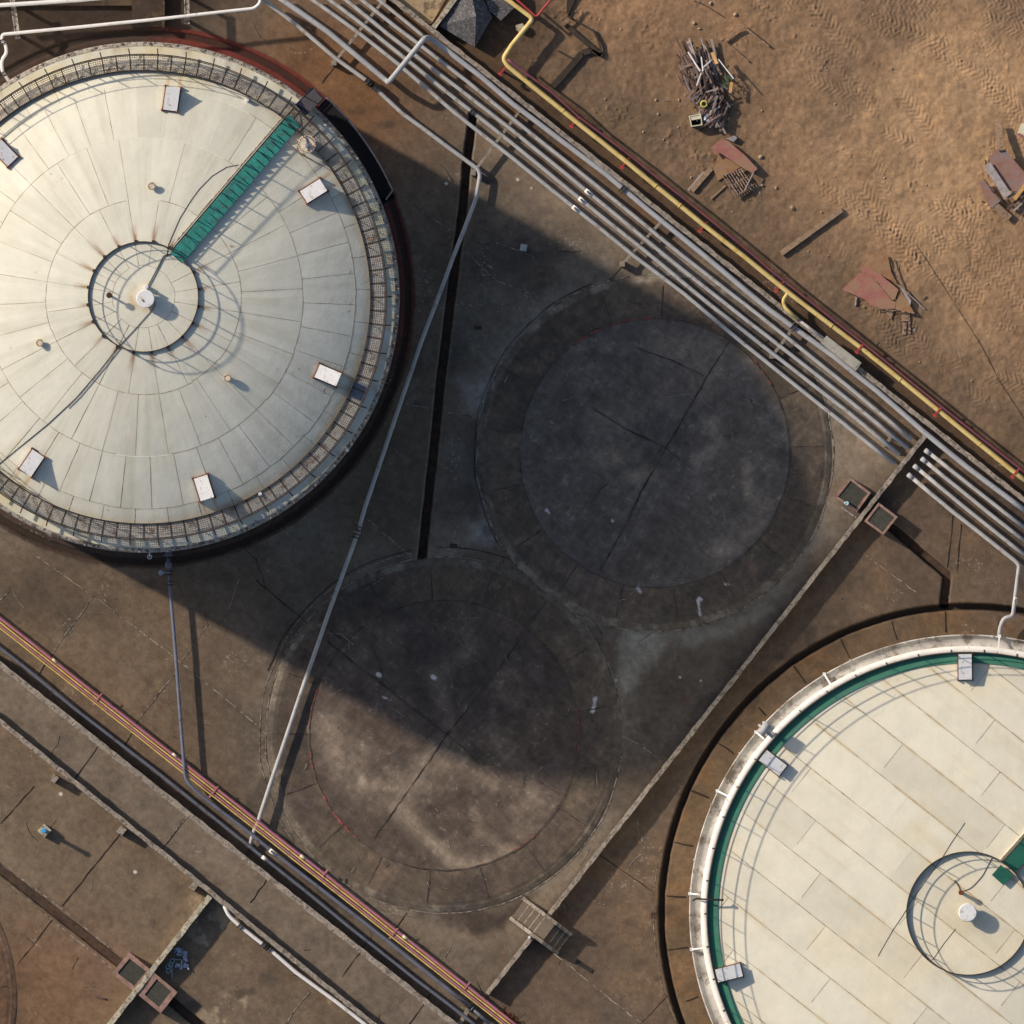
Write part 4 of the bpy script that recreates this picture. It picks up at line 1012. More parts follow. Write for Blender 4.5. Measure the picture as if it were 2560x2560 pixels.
rings1 = [0, 78, 138, 244, 398, 528, 567, 630]
segs1 = [12, 20, 20, 30, 42, 42, 42]
offs1 = [4, 9, 9, 3, 6.5, 2, 2]
toneR = np.random.default_rng(3)
plates1 = [(toneR.uniform(0.94, 1.03, n) - 0.05 * (toneR.random(n) < 0.12)) for n in segs1]
post_angs1 = [i * 360 / 20 + 8 for i in range(20)]
vents1 = [82, 32, -23, -72.5, -124, 134, 186]
def col1(R, T):
    x = T1[0] + R * np.cos(T); y = T1[1] - R * np.sin(T)
    col = np.empty(R.shape + (3,)); col[:] = C(216, 208, 185)
    D = np.degrees(T)
    for i in range(7):
        m_ = (R >= rings1[i]) & (R < rings1[i + 1])
        sg = (np.floor((D - offs1[i]) / (360 / segs1[i])).astype(int)) % segs1[i]
        col = np.where(m_[..., None], col * plates1[i][sg][..., None], col)
    n2 = fbm(x, y, 120, 71, 5); n3 = fbm(x, y, 14, 72, 4); n5 = fbm(x, y, 40, 73, 4)
    # rust runs below the ring posts
    for i, pa in enumerate(post_angs1):
        da = (D - pa + 180) % 360 - 180
        L = 34 + 34 * ((i * 37) % 10) / 10.0
        off = R * np.radians(da)
        a = np.exp(-(off / (3.2 + 0.14 * (R - 138).clip(0))) ** 2) * sstep(136, 141, R) * sstep(140 + L, 142, R) * (0.5 + n3)
        col = blend(col, C(142, 88, 46), np.clip(a, 0, 1) * 0.85)
    # faint dirt runs down the slope, plate edges
    run = fbm(D * 14.0, R * 0.22, 40, 78, 5, 0.6)
    col = blend(col, C(176, 160, 124), sstep(0.52, 0.78, run) * sstep(150, 260, R) * 0.24)
    col = blend(col, C(236, 226, 202), sstep(0.5, 0.3, run) * 0.25)
    # dirt and yellow stain against the walkway
    a = sstep(520, 566, R) * sstep(0.4, 0.7, n2) * 0.5
    col = blend(col, C(206, 188, 142), a)
    a = sstep(567, 612, R) * sstep(0.42, 0.68, n5)
    col = blend(col, C(206, 186, 142), a * 0.5)
    a = sstep(0.6, 0.75, fbm(np.degrees(T) * 9, R * 0.15, 30, 74, 4)) * sstep(600, 628, R)
    col = blend(col, C(150, 126, 94), a * 0.4)
    for va in vents1:
        da = (D - va + 180) % 360 - 180; off = R * np.radians(da)
        a = np.exp(-((np.abs(off) - 15) / 4.0) ** 2) * sstep(526, 534, R) * sstep(575, 545, R) * (0.4 + n3)
        col = blend(col, C(186, 140, 80), np.clip(a, 0, 1) * 0.7)
        a = np.exp(-((off - 19) / 3.5) ** 2) * sstep(468, 474, R) * sstep(530, 520, R)
        col = blend(col, C(206, 172, 116), np.clip(a, 0, 1) * 0.5)
    a = np.exp(-((R - 30) / 9.0) ** 2) * sstep(0.3, 0.6, n5)
    col = blend(col, C(196, 166, 120), a * 0.7)
    # scattered rust pin spots
    q = vnoise(x, y, 9, 75) * vnoise(x, y, 60, 76)
    col = blend(col, C(130, 84, 52), sstep(0.8, 0.88, q) * 0.7)
    col = col * (1 + 0.08 * (n2 - 0.5))[..., None]
    return np.clip(col, 0.02, 0.85)
sm1 = MB()
def seam1(pts, w, mi):
    sm1.cur = mi
    sm1.ribbon([PT(c1, k1, r, a, zf1(r * k1) + 0.005) for r, a in pts], w * S, 0.5)
for r in (78, 244, 398, 528):
    n = 180
    for q in range(18):
        mi = 1 if (r in (398, 528) and 3 <= q <= 5) or random.random() < 0.12 else 0
        jr = random.uniform(-1.5, 1.5)
        seam1([(r + jr, q * 20 + t) for t in range(0, 21, 2)], 1.5 if r > 100 else 1.0, mi)
for i in range(1, 6):
    for s in range(segs1[i]):
        a = offs1[i] + s * 360 / segs1[i]
        mi = 1 if (38 < a < 98 and random.random() < 0.75) else (2 if 200 < a < 300 and random.random() < 0.5 else 0)
        r0, r1 = rings1[i], rings1[i + 1]
        seam1([(r0 + (r1 - r0) * t / 6, a + random.uniform(-0.05, 0.05)) for t in range(7)], 1.5 if mi == 2 else 1.2, mi)
roof1 = polar_roof("roof", c1, k1, 630, zf1, col1, sm1, (M["seam"], M["seamlight"], mat("open_lap_seam", C(132, 114, 90), 0.8, 0.4, 3)), t1)

# rim walkway
zd = zf1(567 * k1) + 0.12
wk = MB(); nb = 108
for i in range(nb):
    a = i * 360 / nb
    wk.bar(PT(c1, k1, 566, a, zd - 0.03), PT(c1, k1, 607, a, zd - 0.03), 0.06, 0.1)
    if i % 2 == 0:
        wk.bar(PT(c1, k1, 606, a, zd - 0.06), PT(c1, k1, 622, a + 0.2, zd - 0.1), 0.06, 0.08)
wk.revolve([(565.5 * k1, zd - 0.1), (565.5 * k1, zd + 0.1), (567.2 * k1, zd + 0.1), (567.2 * k1, zd - 0.1)][::-1], c1, 180)
wk.revolve([(605.8 * k1, zd - 0.1), (605.8 * k1, zd + 0.1), (607.5 * k1, zd + 0.1), (607.5 * k1, zd - 0.1)][::-1], c1, 180)
wo = wk.build("walkway", M["rail"], t1)
gr = MB()
for j in range(8):
    r = 570 + j * 4.7
    gr.revolve([(r * k1, zd), ((r + 1.7) * k1, zd)], c1, 240)
for i in range(nb * 6):
    a = i * 360 / (nb * 6)
    if i % 6: gr.bar(PT(c1, k1, 568, a, zd - 0.006), PT(c1, k1, 605, a, zd - 0.006), 0.026, 0.01)
gr.build("grating", M["grate"], wo)
patch = MB()
for a0 in np.arange(-25.6, -21.6, 0.35):
    patch.bar(PT(c1, k1, 569, a0, zd + 0.012), PT(c1, k1, 604, a0, zd + 0.012), 0.065, 0.012)
patch.build("grating_patch", M["pipedark"], wo)
rl = MB()
ring_rail(rl, c1, k1, 566.5, zd, (0.52, 1.05), 54, 0.022, 0.02)
rl.build("inner_railing", M["rail"], t1)
rl = MB()
ring_rail(rl, c1, k1, 606.8, zd, (0.52, 1.05), 54, 0.026, 0.026)
ring_rail(rl, c1, k1, 603.5, zd, (1.06,), 1, 0.02, 0.024)
rl.build("outer_railing", M["rail"], t1)

# ring railing round the crown
zr = zf1(138 * k1)
rl = MB(); ring_rail(rl, c1, k1, 137.5, zr, (0.5, 0.98), 20, 0.024, 0.024)
rl.revolve([(137 * k1, zr - 0.02), (137 * k1, zr + 0.14), (138.4 * k1, zr + 0.14), (138.4 * k1, zr - 0.02)][::-1], c1, 120)
for pa in post_angs1:
    p = PT(c1, k1, 140, pa, zr); rl.obox(p + Vector((0, 0, 0.04)), Vector((1, 0, 0)), Vector((0, 1, 0)), Vector((0, 0, 1)), 0.07, 0.07, 0.06)
rl.build("crown_railing", M["rail"], t1)
# centre vent drum
zc = zf1(0)
cd = P(364, 747, zc)
dr_ = MB(); dr_.cyl(Vector((cd.x, cd.y, zc - 0.1)), 0.33, 0.5, 32); dr_.cyl(Vector((cd.x, cd.y, zc + 0.34)), 0.45, 0.34, 40, 0.03)
dv = dr_.build("centre_vent", M["vent"], t1)
mb = MB()
for dx, dy in ((-0.16, -0.05), (-0.1, -0.12)): mb.obox(Vector((cd.x + dx, cd.y + dy, zc + 0.695)), Vector((1, 0, 0)), Vector((0, 1, 0)), Vector((0, 0, 1)), 0.04, 0.025, 0.012)
mb.build("handle", M["rust"], dv)
mb = MB(); p = P(366, 718, zc); mb.cyl(Vector((p.x, p.y, zc - 0.05)), 0.12, 0.35, 16); mb.cyl(Vector((p.x, p.y, zc + 0.3)), 0.075, 0.3, 14); mb.build("sampling_nozzle", M["white"], t1)
zz = zf1(88 * k1); mb = MB(); p = P(273, 738, zz + 0.6)
mb.tube([Vector((p.x, p.y, zz - 0.05)), Vector((p.x, p.y, zz + 0.7))], 0.06, 10); mb.cyl(Vector((p.x, p.y, zz + 0.62)), 0.15, 0.14, 16, 0.03); mb.build("gauge_post", M["rail"], t1)
# cables over the roof
def cable1(pts, r=0.028, lift=0.05, m="cableM", name="cable"):
    q = []
    for a, b in zip(pts[:-1], pts[1:]):
        n = max(1, int(math.hypot(b[0] - a[0], b[1] - a[1]) / 14))
        q += [(a[0] + (b[0] - a[0]) * t / n, a[1] + (b[1] - a[1]) * t / n) for t in range(n)]
    q.append(pts[-1]); out = []
    for x, y in q:
        rr = math.hypot(x - T1[0], y - T1[1]) * k1
        z = zf1(min(rr, 630 * k1)) + lift; out.append(P(x, y, z))
    mb = MB(); mb.tube(out, r, 6); return mb.build(name, M[m], t1)
cable1([(428, 634), (409, 640), (395, 668), (376, 704), (366, 722)], 0.026)
cable1([(366, 722), (380, 735), (388, 757), (384, 770), (340, 820), (293, 870)], 0.016, 0.03)
cable1([(293, 870), (250, 925), (190, 995), (120, 1060), (0, 1158), (-40, 1190)], 0.018, 0.03)
cable1([(300, 868), (260, 918), (200, 990), (170, 1020)], 0.02, m="pale_rail")
cable1([(596, 412), (566, 418), (530, 440), (497, 474), (478, 500), (450, 545), (430, 590), (421, 612), (417, 640)], 0.013, 0.018)
# small bolted caps
def cap(x, y, rad, h, m="tan", bolts=10):
    rr = math.hypot(x - T1[0], y - T1[1]) * k1; z = zf1(rr); p = P(x, y, z)
    mb = MB(); mb.cyl(Vector((p.x, p.y, z - 0.08)), rad * 0.7, h, 20); mb.cyl(Vector((p.x, p.y, z - 0.1 + h)), rad, 0.06, 24, 0.01)
    o = mb.build("roof_hatch", M[m], t1)
    for i in range(bolts):
        b = MB(); a = 2 * math.pi * i / bolts
        b.cyl(Vector((p.x + rad * 0.84 * math.cos(a), p.y + rad * 0.84 * math.sin(a), z - 0.045 + h)), 0.026, 0.03, 6)
        b.build("bolt", M["rust"], o)
    return o
cap(379, 465, 0.2, 0.35); cap(99, 857, 0.19, 0.35); cap(568, 945, 0.19, 0.3)
bh = cap(767, 361, 0.46, 0.8, bolts=22)
zz = zf1(math.hypot(767 - 360, 361 - 743) * k1); p = P(767, 361, zz)
mb = MB(); mb.bar(Vector((p.x - 0.05, p.y + 0.35, zz + 0.8)), Vector((p.x + 0.05, p.y - 0.3, zz + 0.8)), 0.06, 0.06); mb.obox(Vector((p.x, p.y - 0.05, zz + 0.84)), Vector((1, 0, 0)), Vector((0, 1, 0)), Vector((0, 0, 1)), 0.07, 0.09, 0.08); mb.build("lid_bar", M["silver"], bh)
mb = MB()
zz = zf1(525 * k1); mb.tube([P(748, 345, zz + .05), P(743, 372, zz + .05), P(752, 385, zz + .05), P(778, 398, zz + .05), P(805, 415, zz + .05)], 0.02, 6, 0.3); mb.build("cable", M["rust"], t1)
for va in vents1:
    roof_vent(t1, c1, k1, zf1, 500, va, 33, 55, 0.56, 0.42)
# little nozzles on the rim
for x, y in ((618, 250), (650, 1235), (868, 1125)):
    rr = min(math.hypot(x - T1[0], y - T1[1]), 629) * k1; z = zf1(rr); p = P(x, y, z); mb = MB(); mb.cyl(Vector((p.x, p.y, z - 0.1)), 0.1, 0.4, 14, 0.02); mb.build("small_nozzle", M["vent"], t1)

# teal radial walkway with left-hand railing
er = Vector((math.cos(math.radians(49.6)), math.sin(math.radians(49.6)), 0)); et = Vector((-er.y, er.x, 0))
a_t = 49.6
tw = MB(); te_all = []; hw = 19.5 * k1
rr = 126.0; seg = 0
while rr < 601:
    r2 = min(rr + 19.8, 604)
    zA = zf1((rr + r2) / 2 * k1) + 0.16
    cA = PT(c1, k1, (rr + r2) / 2, a_t, zA)
    tw.obox(cA, er, et, Vector((0, 0, 1)), (r2 - rr) / 2 * k1 - 0.001, hw, 0.03)
    te = MB(); te.obox(PT(c1, k1, rr + 1, a_t, zA + 0.027) + et * (-0.08), er, et, Vector((0, 0, 1)), 0.02, hw * (0.45 if seg % 2 else 0.5), 0.012)
    te_all.append(te)
    rr = r2; seg += 1
two = tw.build("radial_walkway", M["teal"], t1)
for te in te_all: te.build("tread", M["tread"], two)
rl = MB()
posts = np.arange(140, 606, 46)
for side, hs, m in ((1, (0.5, 1.03), "rail"),):
    for h in hs:
        rl.tube([PT(c1, k1, r, a_t, zf1(r * k1) + 0.16 + h) + et * side * (hw + 0.04) for r in np.linspace(132, 604, 24)], 0.03, 6)
    for r in posts:
        b0 = PT(c1, k1, r, a_t, zf1(r * k1)) + et * side * (hw + 0.04)
        rl.tube([b0, b0 + Vector((0, 0, 1.19))], 0.028, 6)
rl.build("walkway_railing", M["rail"], two)
rl = MB()
rl.tube([PT(c1, k1, r, a_t, zf1(r * k1) + 0.09) + et * (hw + 0.16) for r in np.linspace(140, 600, 24)], 0.04, 8)
rl.build("conduit", M["rim"], two)

# stair head platform and shell stair
zp = zd
pq = [(739, 262), (782, 219), (809, 247), (763, 291)]
pf = MB()
def quadin(q, s):
    cx = sum(p[0] for p in q) / 4; cy = sum(p[1] for p in q) / 4
    return [(cx + (p[0] - cx) * s, cy + (p[1] - cy) * s) for p in q]
pf.prism([P(x, y, zp) for x, y in pq], zp - 0.18, zp - 0.02)
plo = pf.build("stair_platform", M["navy"], t1)
g = MB()
qi = [(755, 251), (787, 222), (806, 246), (771, 282)]
A, B, Cc, D = [P(x, y, zp) for x, y in qi]
for t in np.linspace(0, 1, 13): g.bar(A.lerp(B, t) + Vector((0, 0, 0.01)), D.lerp(Cc, t) + Vector((0, 0, 0.01)), 0.05, 0.02)
for t in np.linspace(0, 1, 8): g.bar(A.lerp(D, t) + Vector((0, 0, 0.0)), B.lerp(Cc, t) + Vector((0, 0, 0.0)), 0.05, 0.02)
g.build("grating", mat("dark_platform_grating", C(92, 84, 84), 0.8, 0.2, 4), plo)
rl = MB()
for (a, b) in ((pq[0], pq[1]), (pq[1], pq[2])):
    for h in (0.5, 1.05): rl.tube([P(*a, zp + h), P(*b, zp + h)], 0.03, 6)
for a in (pq[0], pq[1], pq[2], ((pq[0][0] + pq[1][0]) / 2, (pq[0][1] + pq[1][1]) / 2)): rl.tube([P(*a, zp), P(*a, zp + 1.05)], 0.03, 6)
rl.build("platform_railing", M["navy"], plo)
st = MB(); ns = 34
A0, A1 = 47.5, 22.0
zb = 5.6
for i in range(ns):
    a = A0 + (A1 - A0) * i / ns; z = zp - 0.2 - (zp - zb) * (i + 1) / ns
    st.hexa([PT(c1, k1, 641, a, z - 0.03), PT(c1, k1, 675, a, z - 0.03), PT(c1, k1, 675, a - 0.72, z - 0.03), PT(c1, k1, 641, a - 0.72, z - 0.03)],
            [PT(c1, k1, 641, a, z), PT(c1, k1, 675, a, z), PT(c1, k1, 675, a - 0.72, z), PT(c1, k1, 641, a - 0.72, z)])
st.hexa([PT(c1, k1, r, a, zb - 0.3) for r, a in ((640, 27.5), (673, 27.5), (673, 21.5), (640, 21.5))], [PT(c1, k1, r, a, zb - 0.2) for r, a in ((640, 27.5), (673, 27.5), (673, 21.5), (640, 21.5))])
so = st.build("shell_stair", M["black"], t1)
rl = MB()
n = 30
for off, hh in ((676, 0.95), (676, 0.45)):
    rl.tube([PT(c1, k1, off, A0 + (23.5 - A0) * i / n, zp - 0.2 - (zp - zb) * i / n + hh) for i in range(n + 1)] + [PT(c1, k1, 652, 22.2, zb + hh - 0.1)], 0.045 if hh > 0.5 else 0.03, 6)
for i in range(0, n + 1, 3):
    a = A0 + (23.5 - A0) * i / n; z = zp - 0.2 - (zp - zb) * i / n
    rl.tube([PT(c1, k1, 676, a, z - 0.1), PT(c1, k1, 676, a, z + 0.95)], 0.028, 6)
rl.build("handrail", M["pale_rail"], so)
sg = MB()
for r in (677,):
    for i in range(n):
        a = A0 + (23.5 - A0) * i / n; a2 = A0 + (23.5 - A0) * (i + 1) / n
        z = zp - 0.25 - (zp - zb) * i / n; z2 = zp - 0.25 - (zp - zb) * (i + 1) / n
        sg.bar(PT(c1, k1, r, a, z), PT(c1, k1, r, a2, z2), 0.04, 0.25)
sg.build("stringer", M["maroon"], so)
ld = MB()
for s in (-1, 1):
    a = 21.8 + s * 0.8; ld.tube([PT(c1, k1, 645, a, 0.0), PT(c1, k1, 645, a, zb - 0.2)], 0.03, 6)
for z in np.arange(0.3, zb - 0.2, 0.3): ld.tube([PT(c1, k1, 645, 21.0, z), PT(c1, k1, 645, 22.6, z)], 0.018, 5)
ld.build("ladder", M["navy"], so)
# outlet ring at the foot, bottom side
mb = MB(); c = P(374, 1392, 0.9); mb.tube([c + Vector((0.1 * math.cos(t), 0.1 * math.sin(t), 0)) for t in np.linspace(0, 2 * math.pi, 15)], 0.025, 6); mb.tube([c, P(374, 1375, 0.9)], 0.03, 6); mb.build("drain_handwheel", M["white"], t1)
mb = MB(); mb.tube([P(421, 1368, 0.62), P(421, 1390, 0.62)], 0.16, 14); flange(mb, P(421, 1388, 0.62), Vector((0, -1, 0)), 0.24, 0.03); mb.build("outlet_nozzle", M["pipedark"], t1)

# ------------------------------------------------------------------ TANK 2 (flat roof)
H2 = 12.0
c2 = P(*T2, H2); k2 = S * (HC - H2) / HC
zf2 = dome(H2, 652 * k2, 0.55)
t2 = empty("storage_tank", Vector((c2.x, c2.y, 0)), "cream flat-roofed storage tank with a green rim strip, lower right corner", "tank", "storage tanks")
mb = MB(); mb.revolve([(667 * k2, H2 + 0.1), (667 * k2, 0.0)], c2, 180); mb.build("shell", M["shell"], t2)
mb = MB(); mb.revolve([(652.5 * k2, H2 - 0.05), (652.5 * k2, H2 + 0.14), (655 * k2, H2 + 0.16), (667.5 * k2, H2 + 0.13), (668.5 * k2, H2 - 0.1), (667 * k2, H2 - 0.15)], c2, 240)
mb.build("rim_curb", mat("white_curb_paint", C(232, 222, 206), 0.6, 0.15, 2, spots=C(170, 146, 118), spot_amt=0.25, spot_scale=4), t2)
mb = MB(); mb.revolve([(667 * k2, H2 - 0.85), (693 * k2, H2 - 0.92), (693 * k2, H2 - 0.75), (696.5 * k2, H2 - 0.75), (697 * k2, H2 - 1.1), (667 * k2, H2 - 1.2)], c2, 240)
for i in range(60):
    a = i * 6 + 1
    if random.random() < 0.75: mb.obox(PT(c2, k2, 695 + random.uniform(-1, 2), a, H2 - 0.73), Vector((1, 0, 0)), Vector((0, 1, 0)), Vector((0, 0, 1)), 0.06, 0.05, 0.05)
go = mb.build("wind_girder", M["girder"], t2)
for a, L in ((83.5, 34), (121, 30), (154, 34), (187.5, 32), (176, 22), (139.5, 26), (137, 18), (205, 26)):
    mb = MB()
    mb.bar(PT(c2, k2, 697, a, H2 - 0.66), PT(c2, k2, 697 - L, a, H2 - 0.2), 0.08, 0.08)
    mb.obox(PT(c2, k2, 697, a, H2 - 0.66), Vector((1, 0, 0)), Vector((0, 1, 0)), Vector((0, 0, 1)), 0.08, 0.08, 0.08)
    mb.build("bracket", M["vent"], go)
def col2(R, T):
    x = T2[0] + R * np.cos(T); y = T2[1] - R * np.sin(T)
    col = np.empty(R.shape + (3,)); col[:] = C(227, 215, 187)
    u = (x - 1920) * 0.785 + (y - 1920) * 0.62; v = (y - 1920) * 0.785 - (x - 1920) * 0.62
    row = np.floor((v - 29.5) / 95.3).astype(int)
    j = np.floor((u - (175 + 91 * row)) / 325.0).astype(int)
    tn = np.random.default_rng(5).choice([0.9, 0.95, 0.97, 0.99, 1.0, 1.02, 1.03], (64, 64))[row % 64, j % 64]
    col = col * tn[..., None]
    n2 = fbm(x, y, 160, 81, 5); n3 = fbm(x, y, 16, 82, 4)
    col = blend(col, C(226, 204, 164), sstep(0.5, 0.75, n2) * 0.35)
    run = fbm(u * 0.25, v * 2.2, 60, 84, 5, 0.6)
    col = blend(col, C(206, 188, 152), sstep(0.52, 0.8, run) * 0.3)
    edge = np.abs((v - 29.5) / 95.3 - np.round((v - 29.5) / 95.3)) * 95.3
    col = blend(col, C(206, 180, 136), sstep(7, 0, edge) * sstep(0.4, 0.7, fbm(x, y, 50, 83, 3)) * 0.7)
    d = np.hypot(x - 2295, y - 2080); col = blend(col, C(214, 198, 152), sstep(50, 5, d) * 0.4)
    d = np.hypot(x - 2405, y - 2290); col = blend(col, C(206, 190, 152), sstep(60, 20, d) * 0.5 * (0.5 + n3))
    col = blend(col, C(214, 190, 146), sstep(600, 624, R) * sstep(0.45, 0.7, n2) * 0.4)
    return np.clip(col * (1 + 0.06 * (n2 - 0.5))[..., None], 0.02, 0.85)
sm2 = MB()
def seam2(pts, w, mi):
    sm2.cur = mi; q = []
    for a, b in zip(pts[:-1], pts[1:]):
        n = max(1, int(math.hypot(b[0] - a[0], b[1] - a[1]) / 16))
        for t in range(n):
            x = a[0] + (b[0] - a[0]) * t / n; y = a[1] + (b[1] - a[1]) * t / n
            r = math.hypot(x - T2[0], y - T2[1])
            if r < 624: q.append(PT(c2, k2, r, math.degrees(math.atan2(T2[1] - y, x - T2[0])), zf2(r * k2) + 0.005))
    if len(q) > 1: sm2.ribbon(q, w * S, 0.5)
UV = lambda u, v: (1920 + u * 0.785 - v * 0.62, 1920 + u * 0.62 + v * 0.785)
for row in range(-10, 10):
    v = 29.5 + 95.3 * row
    seam2([UV(-900, v), UV(-300, v), UV(300, v), UV(900, v), UV(1400, v)], 1.7, 0)
    for j in range(-5, 6):
        u = 175 + 91 * row + 325 * j
        seam2([UV(u, v), UV(u, v + 95.3)], 1.2, 1 if random.random() < 0.2 else 0)
polar_roof("roof", c2, k2, 652.5, zf2, col2, sm2, (M["seam"], M["seamlight"]), t2)
mb = MB(); mb.revolve([(625.5 * k2, zf2(626 * k2) - 0.02), (625.5 * k2, zf2(626 * k2) + 0.05), (652 * k2, zf2(626 * k2) + 0.02)], c2, 240, smooth=False); mb.build("rim_walkway", M["green"], t2)
rl = MB(); zz = H2 + 0.1
ring_rail(rl, c2, k2, 652, zz, (0.38, 0.8, 1.2), 50, 0.02, 0.022)
rl.revolve([(651.4 * k2, zz - 0.08), (651.4 * k2, zz + 0.16), (652.6 * k2, zz + 0.16), (652.6 * k2, zz - 0.08)][::-1], c2, 240)
for i in range(50):
    a = i * 7.2; rl.bar(PT(c2, k2, 652, a, zz + 0.05), PT(c2, k2, 660, a + 0.15, zz + 0.06), 0.05, 0.06)
rl.build("rim_railing", M["rail"], t2)
zz = zf2(154 * k2)
rl = MB(); ring_rail(rl, c2, k2, 154, zz, (0.45, 0.86), 20, 0.024, 0.024)
rl.revolve([(153.5 * k2, zz - 0.02), (153.5 * k2, zz + 0.2), (154.6 * k2, zz + 0.2), (154.6 * k2, zz - 0.02)][::-1], c2, 120)
rl.build("crown_railing", M["rail"], t2)
zc = zf2(0); cd = P(2419, 2281, zc); mb = MB()
mb.cyl(Vector((cd.x, cd.y, zc - 0.05)), 0.34, 0.45, 32); mb.cyl(Vector((cd.x, cd.y, zc + 0.4)), 0.46, 0.3, 40, 0.04); mb.build("centre_vent", M["vent"], t2)
p = P(2402, 2231, zc); mb = MB(); mb.cyl(Vector((p.x, p.y, zc - 0.05)), 0.09, 0.6, 14); mb.cyl(Vector((p.x, p.y, zc + 0.5)), 0.13, 0.1, 16, 0.02); mb.build("gauge_post", M["rust"], t2)
for a in (90.7, 142.4, 194, 38.5, 246, -13, 298):
    roof_vent(t2, c2, k2, zf2, 616, a, 31, 60, 0.52, 0.42, fr=0.6)
# radial walkway with railing
a_t = 48.2; er = Vector((math.cos(math.radians(a_t)), math.sin(math.radians(a_t)), 0)); et = Vector((-er.y, er.x, 0))
tw = MB(); hw = 20 * k2
zt = zf2(150 * k2) + 0.3
tw.obox(PT(c2, k2, 402, a_t, zt), er, et, Vector((0, 0, 1)), 250 * k2, hw, 0.025)
tw.obox(PT(c2, k2, 128, a_t, zt - 0.1), er, et, Vector((0, 0, 1)), 17 * k2, hw * 1.0, 0.025)
two = tw.build("radial_walkway", M["darkgreen"], t2)
rl = MB()
for side in (1, -1):
    for h in (0.5, 0.98): rl.tube([PT(c2, k2, r, a_t, zt + h) + et * side * (hw + 0.03) for r in (155, 300, 450, 650)], 0.028, 6)
    for r in np.arange(156, 650, 60): rl.tube([PT(c2, k2, r, a_t, zt) + et * side * (hw + 0.03), PT(c2, k2, r, a_t, zt + 0.98) + et * side * (hw + 0.03)], 0.026, 6)
rl.build("walkway_railing", M["rail"], two)
rl = MB(); rl.tube([PT(c2, k2, r, a_t, zf2(r * k2) + 0.12) + et * (hw + 0.18) for r in np.linspace(152, 640, 16)], 0.07, 8); rl.build("conduit", M["tan"], two)
def cable2(pts, r, lift=0.04, m="cableM"):
    mb = MB(); mb.tube([P(x, y, zf2(min(math.hypot(x - T2[0], y - T2[1]), 640) * k2) + lift) for x, y in pts], r, 6, 0.2); mb.build("cable", M[m], t2)
cable2([(2480, 2145), (2456, 2190), (2438, 2210), (2425, 2222), (2404, 2229)], 0.014, 0.02)
cable2([(2402, 2231), (2395, 2212), (2386, 2200)], 0.018)
cable2([(2412, 2057), (2375, 2112), (2352, 2150), (2318, 2196), (2275, 2258), (2256, 2290), (2232, 2325), (2195, 2390)], 0.011, 0.012)
cable2([(2389, 2322), (2360, 2358), (2338, 2390), (2330, 2400)], 0.01, 0.012)
# foam chamber on the rim, and the bent black pipe over it
mb = MB(); p = P(1913, 1826, H2 - 0.8)
er = Vector((p.x - c2.x, p.y - c2.y, 0)).normalized(); et = Vector((-er.y, er.x, 0))
b0 = Vector((p.x, p.y, H2 - 0.9))
mb.tube([b0 - Vector((0, 0, 6)) + er * 0.35, b0 + er * 0.35 + Vector((0, 0, 1.1)), b0 + Vector((0, 0, 1.6)), b0 - er * 0.5 + Vector((0, 0, 1.5))], 0.08, 10, 0.2)
fc = mb.build("foam_chamber", M["pipe"], t2)
mb = MB(); mb.obox(b0 - er * 0.1 + Vector((0, 0, 0.3)), er, et, Vector((0, 0, 1)), 0.22, 0.2, 0.28); mb.build("chamber_box", M["greybox"], fc)
mb = MB(); mb.tube([b0 + er * 0.1 + et * 0.3 + Vector((0, 0, 1.9)), b0 + er * 0.1 - et * 0.35 + Vector((0, 0, 1.9))], 0.22, 12); mb.tube([b0 + er * 0.1 + Vector((0, 0, 1.0)), b0 + er * 0.1 + Vector((0, 0, 1.9))], 0.06, 8); mb.build("alarm_horn", M["pipe"], fc)
mb = MB(); mb.tube([P(1733, 2251, H2 - 0.6), P(1742, 2246, H2 + 0.3), P(1768, 2249, H2 + 0.5), P(1805, 2250, H2 + 0.5)], 0.045, 8, 0.15); mb.cyl(P(1806, 2250, H2 + 0.42), 0.07, 0.15, 12); mb.build("lamp_arm", M["cableM"], t2)

# ------------------------------------------------------------------ sumps with gratings
def grate(parent, q, z, n1, n2, name="grate"):
    A, B, Cc, D = [P(x, y, z) for x, y in q]
    m = MB()
    for t in np.linspace(0, 1, n1): m.bar(A.lerp(B, t), D.lerp(Cc, t), 0.045, 0.05)
    for t in np.linspace(0, 1, n2): m.bar(A.lerp(D, t) + Vector((0, 0, 0.012)), B.lerp(Cc, t) + Vector((0, 0, 0.012)), 0.035, 0.05)
    m.build(name, M["sumpgrate"], parent)
def boxframe(mb, outer, inners, z0, z1):
    """walls round each inner opening, butted"""
    for q in inners:
        pass
def quadwall(mb, qo, qi, z0, z1):
    n = 4
    for i in range(n):
        j = (i + 1) % n
        mb.prism([P(*qo[i], 0), P(*qo[j], 0), P(*qi[j], 0), P(*qi[i], 0)], z0, z1)
def lerp2(a, b, t): return (a[0] + (b[0] - a[0]) * t, a[1] + (b[1] - a[1]) * t)
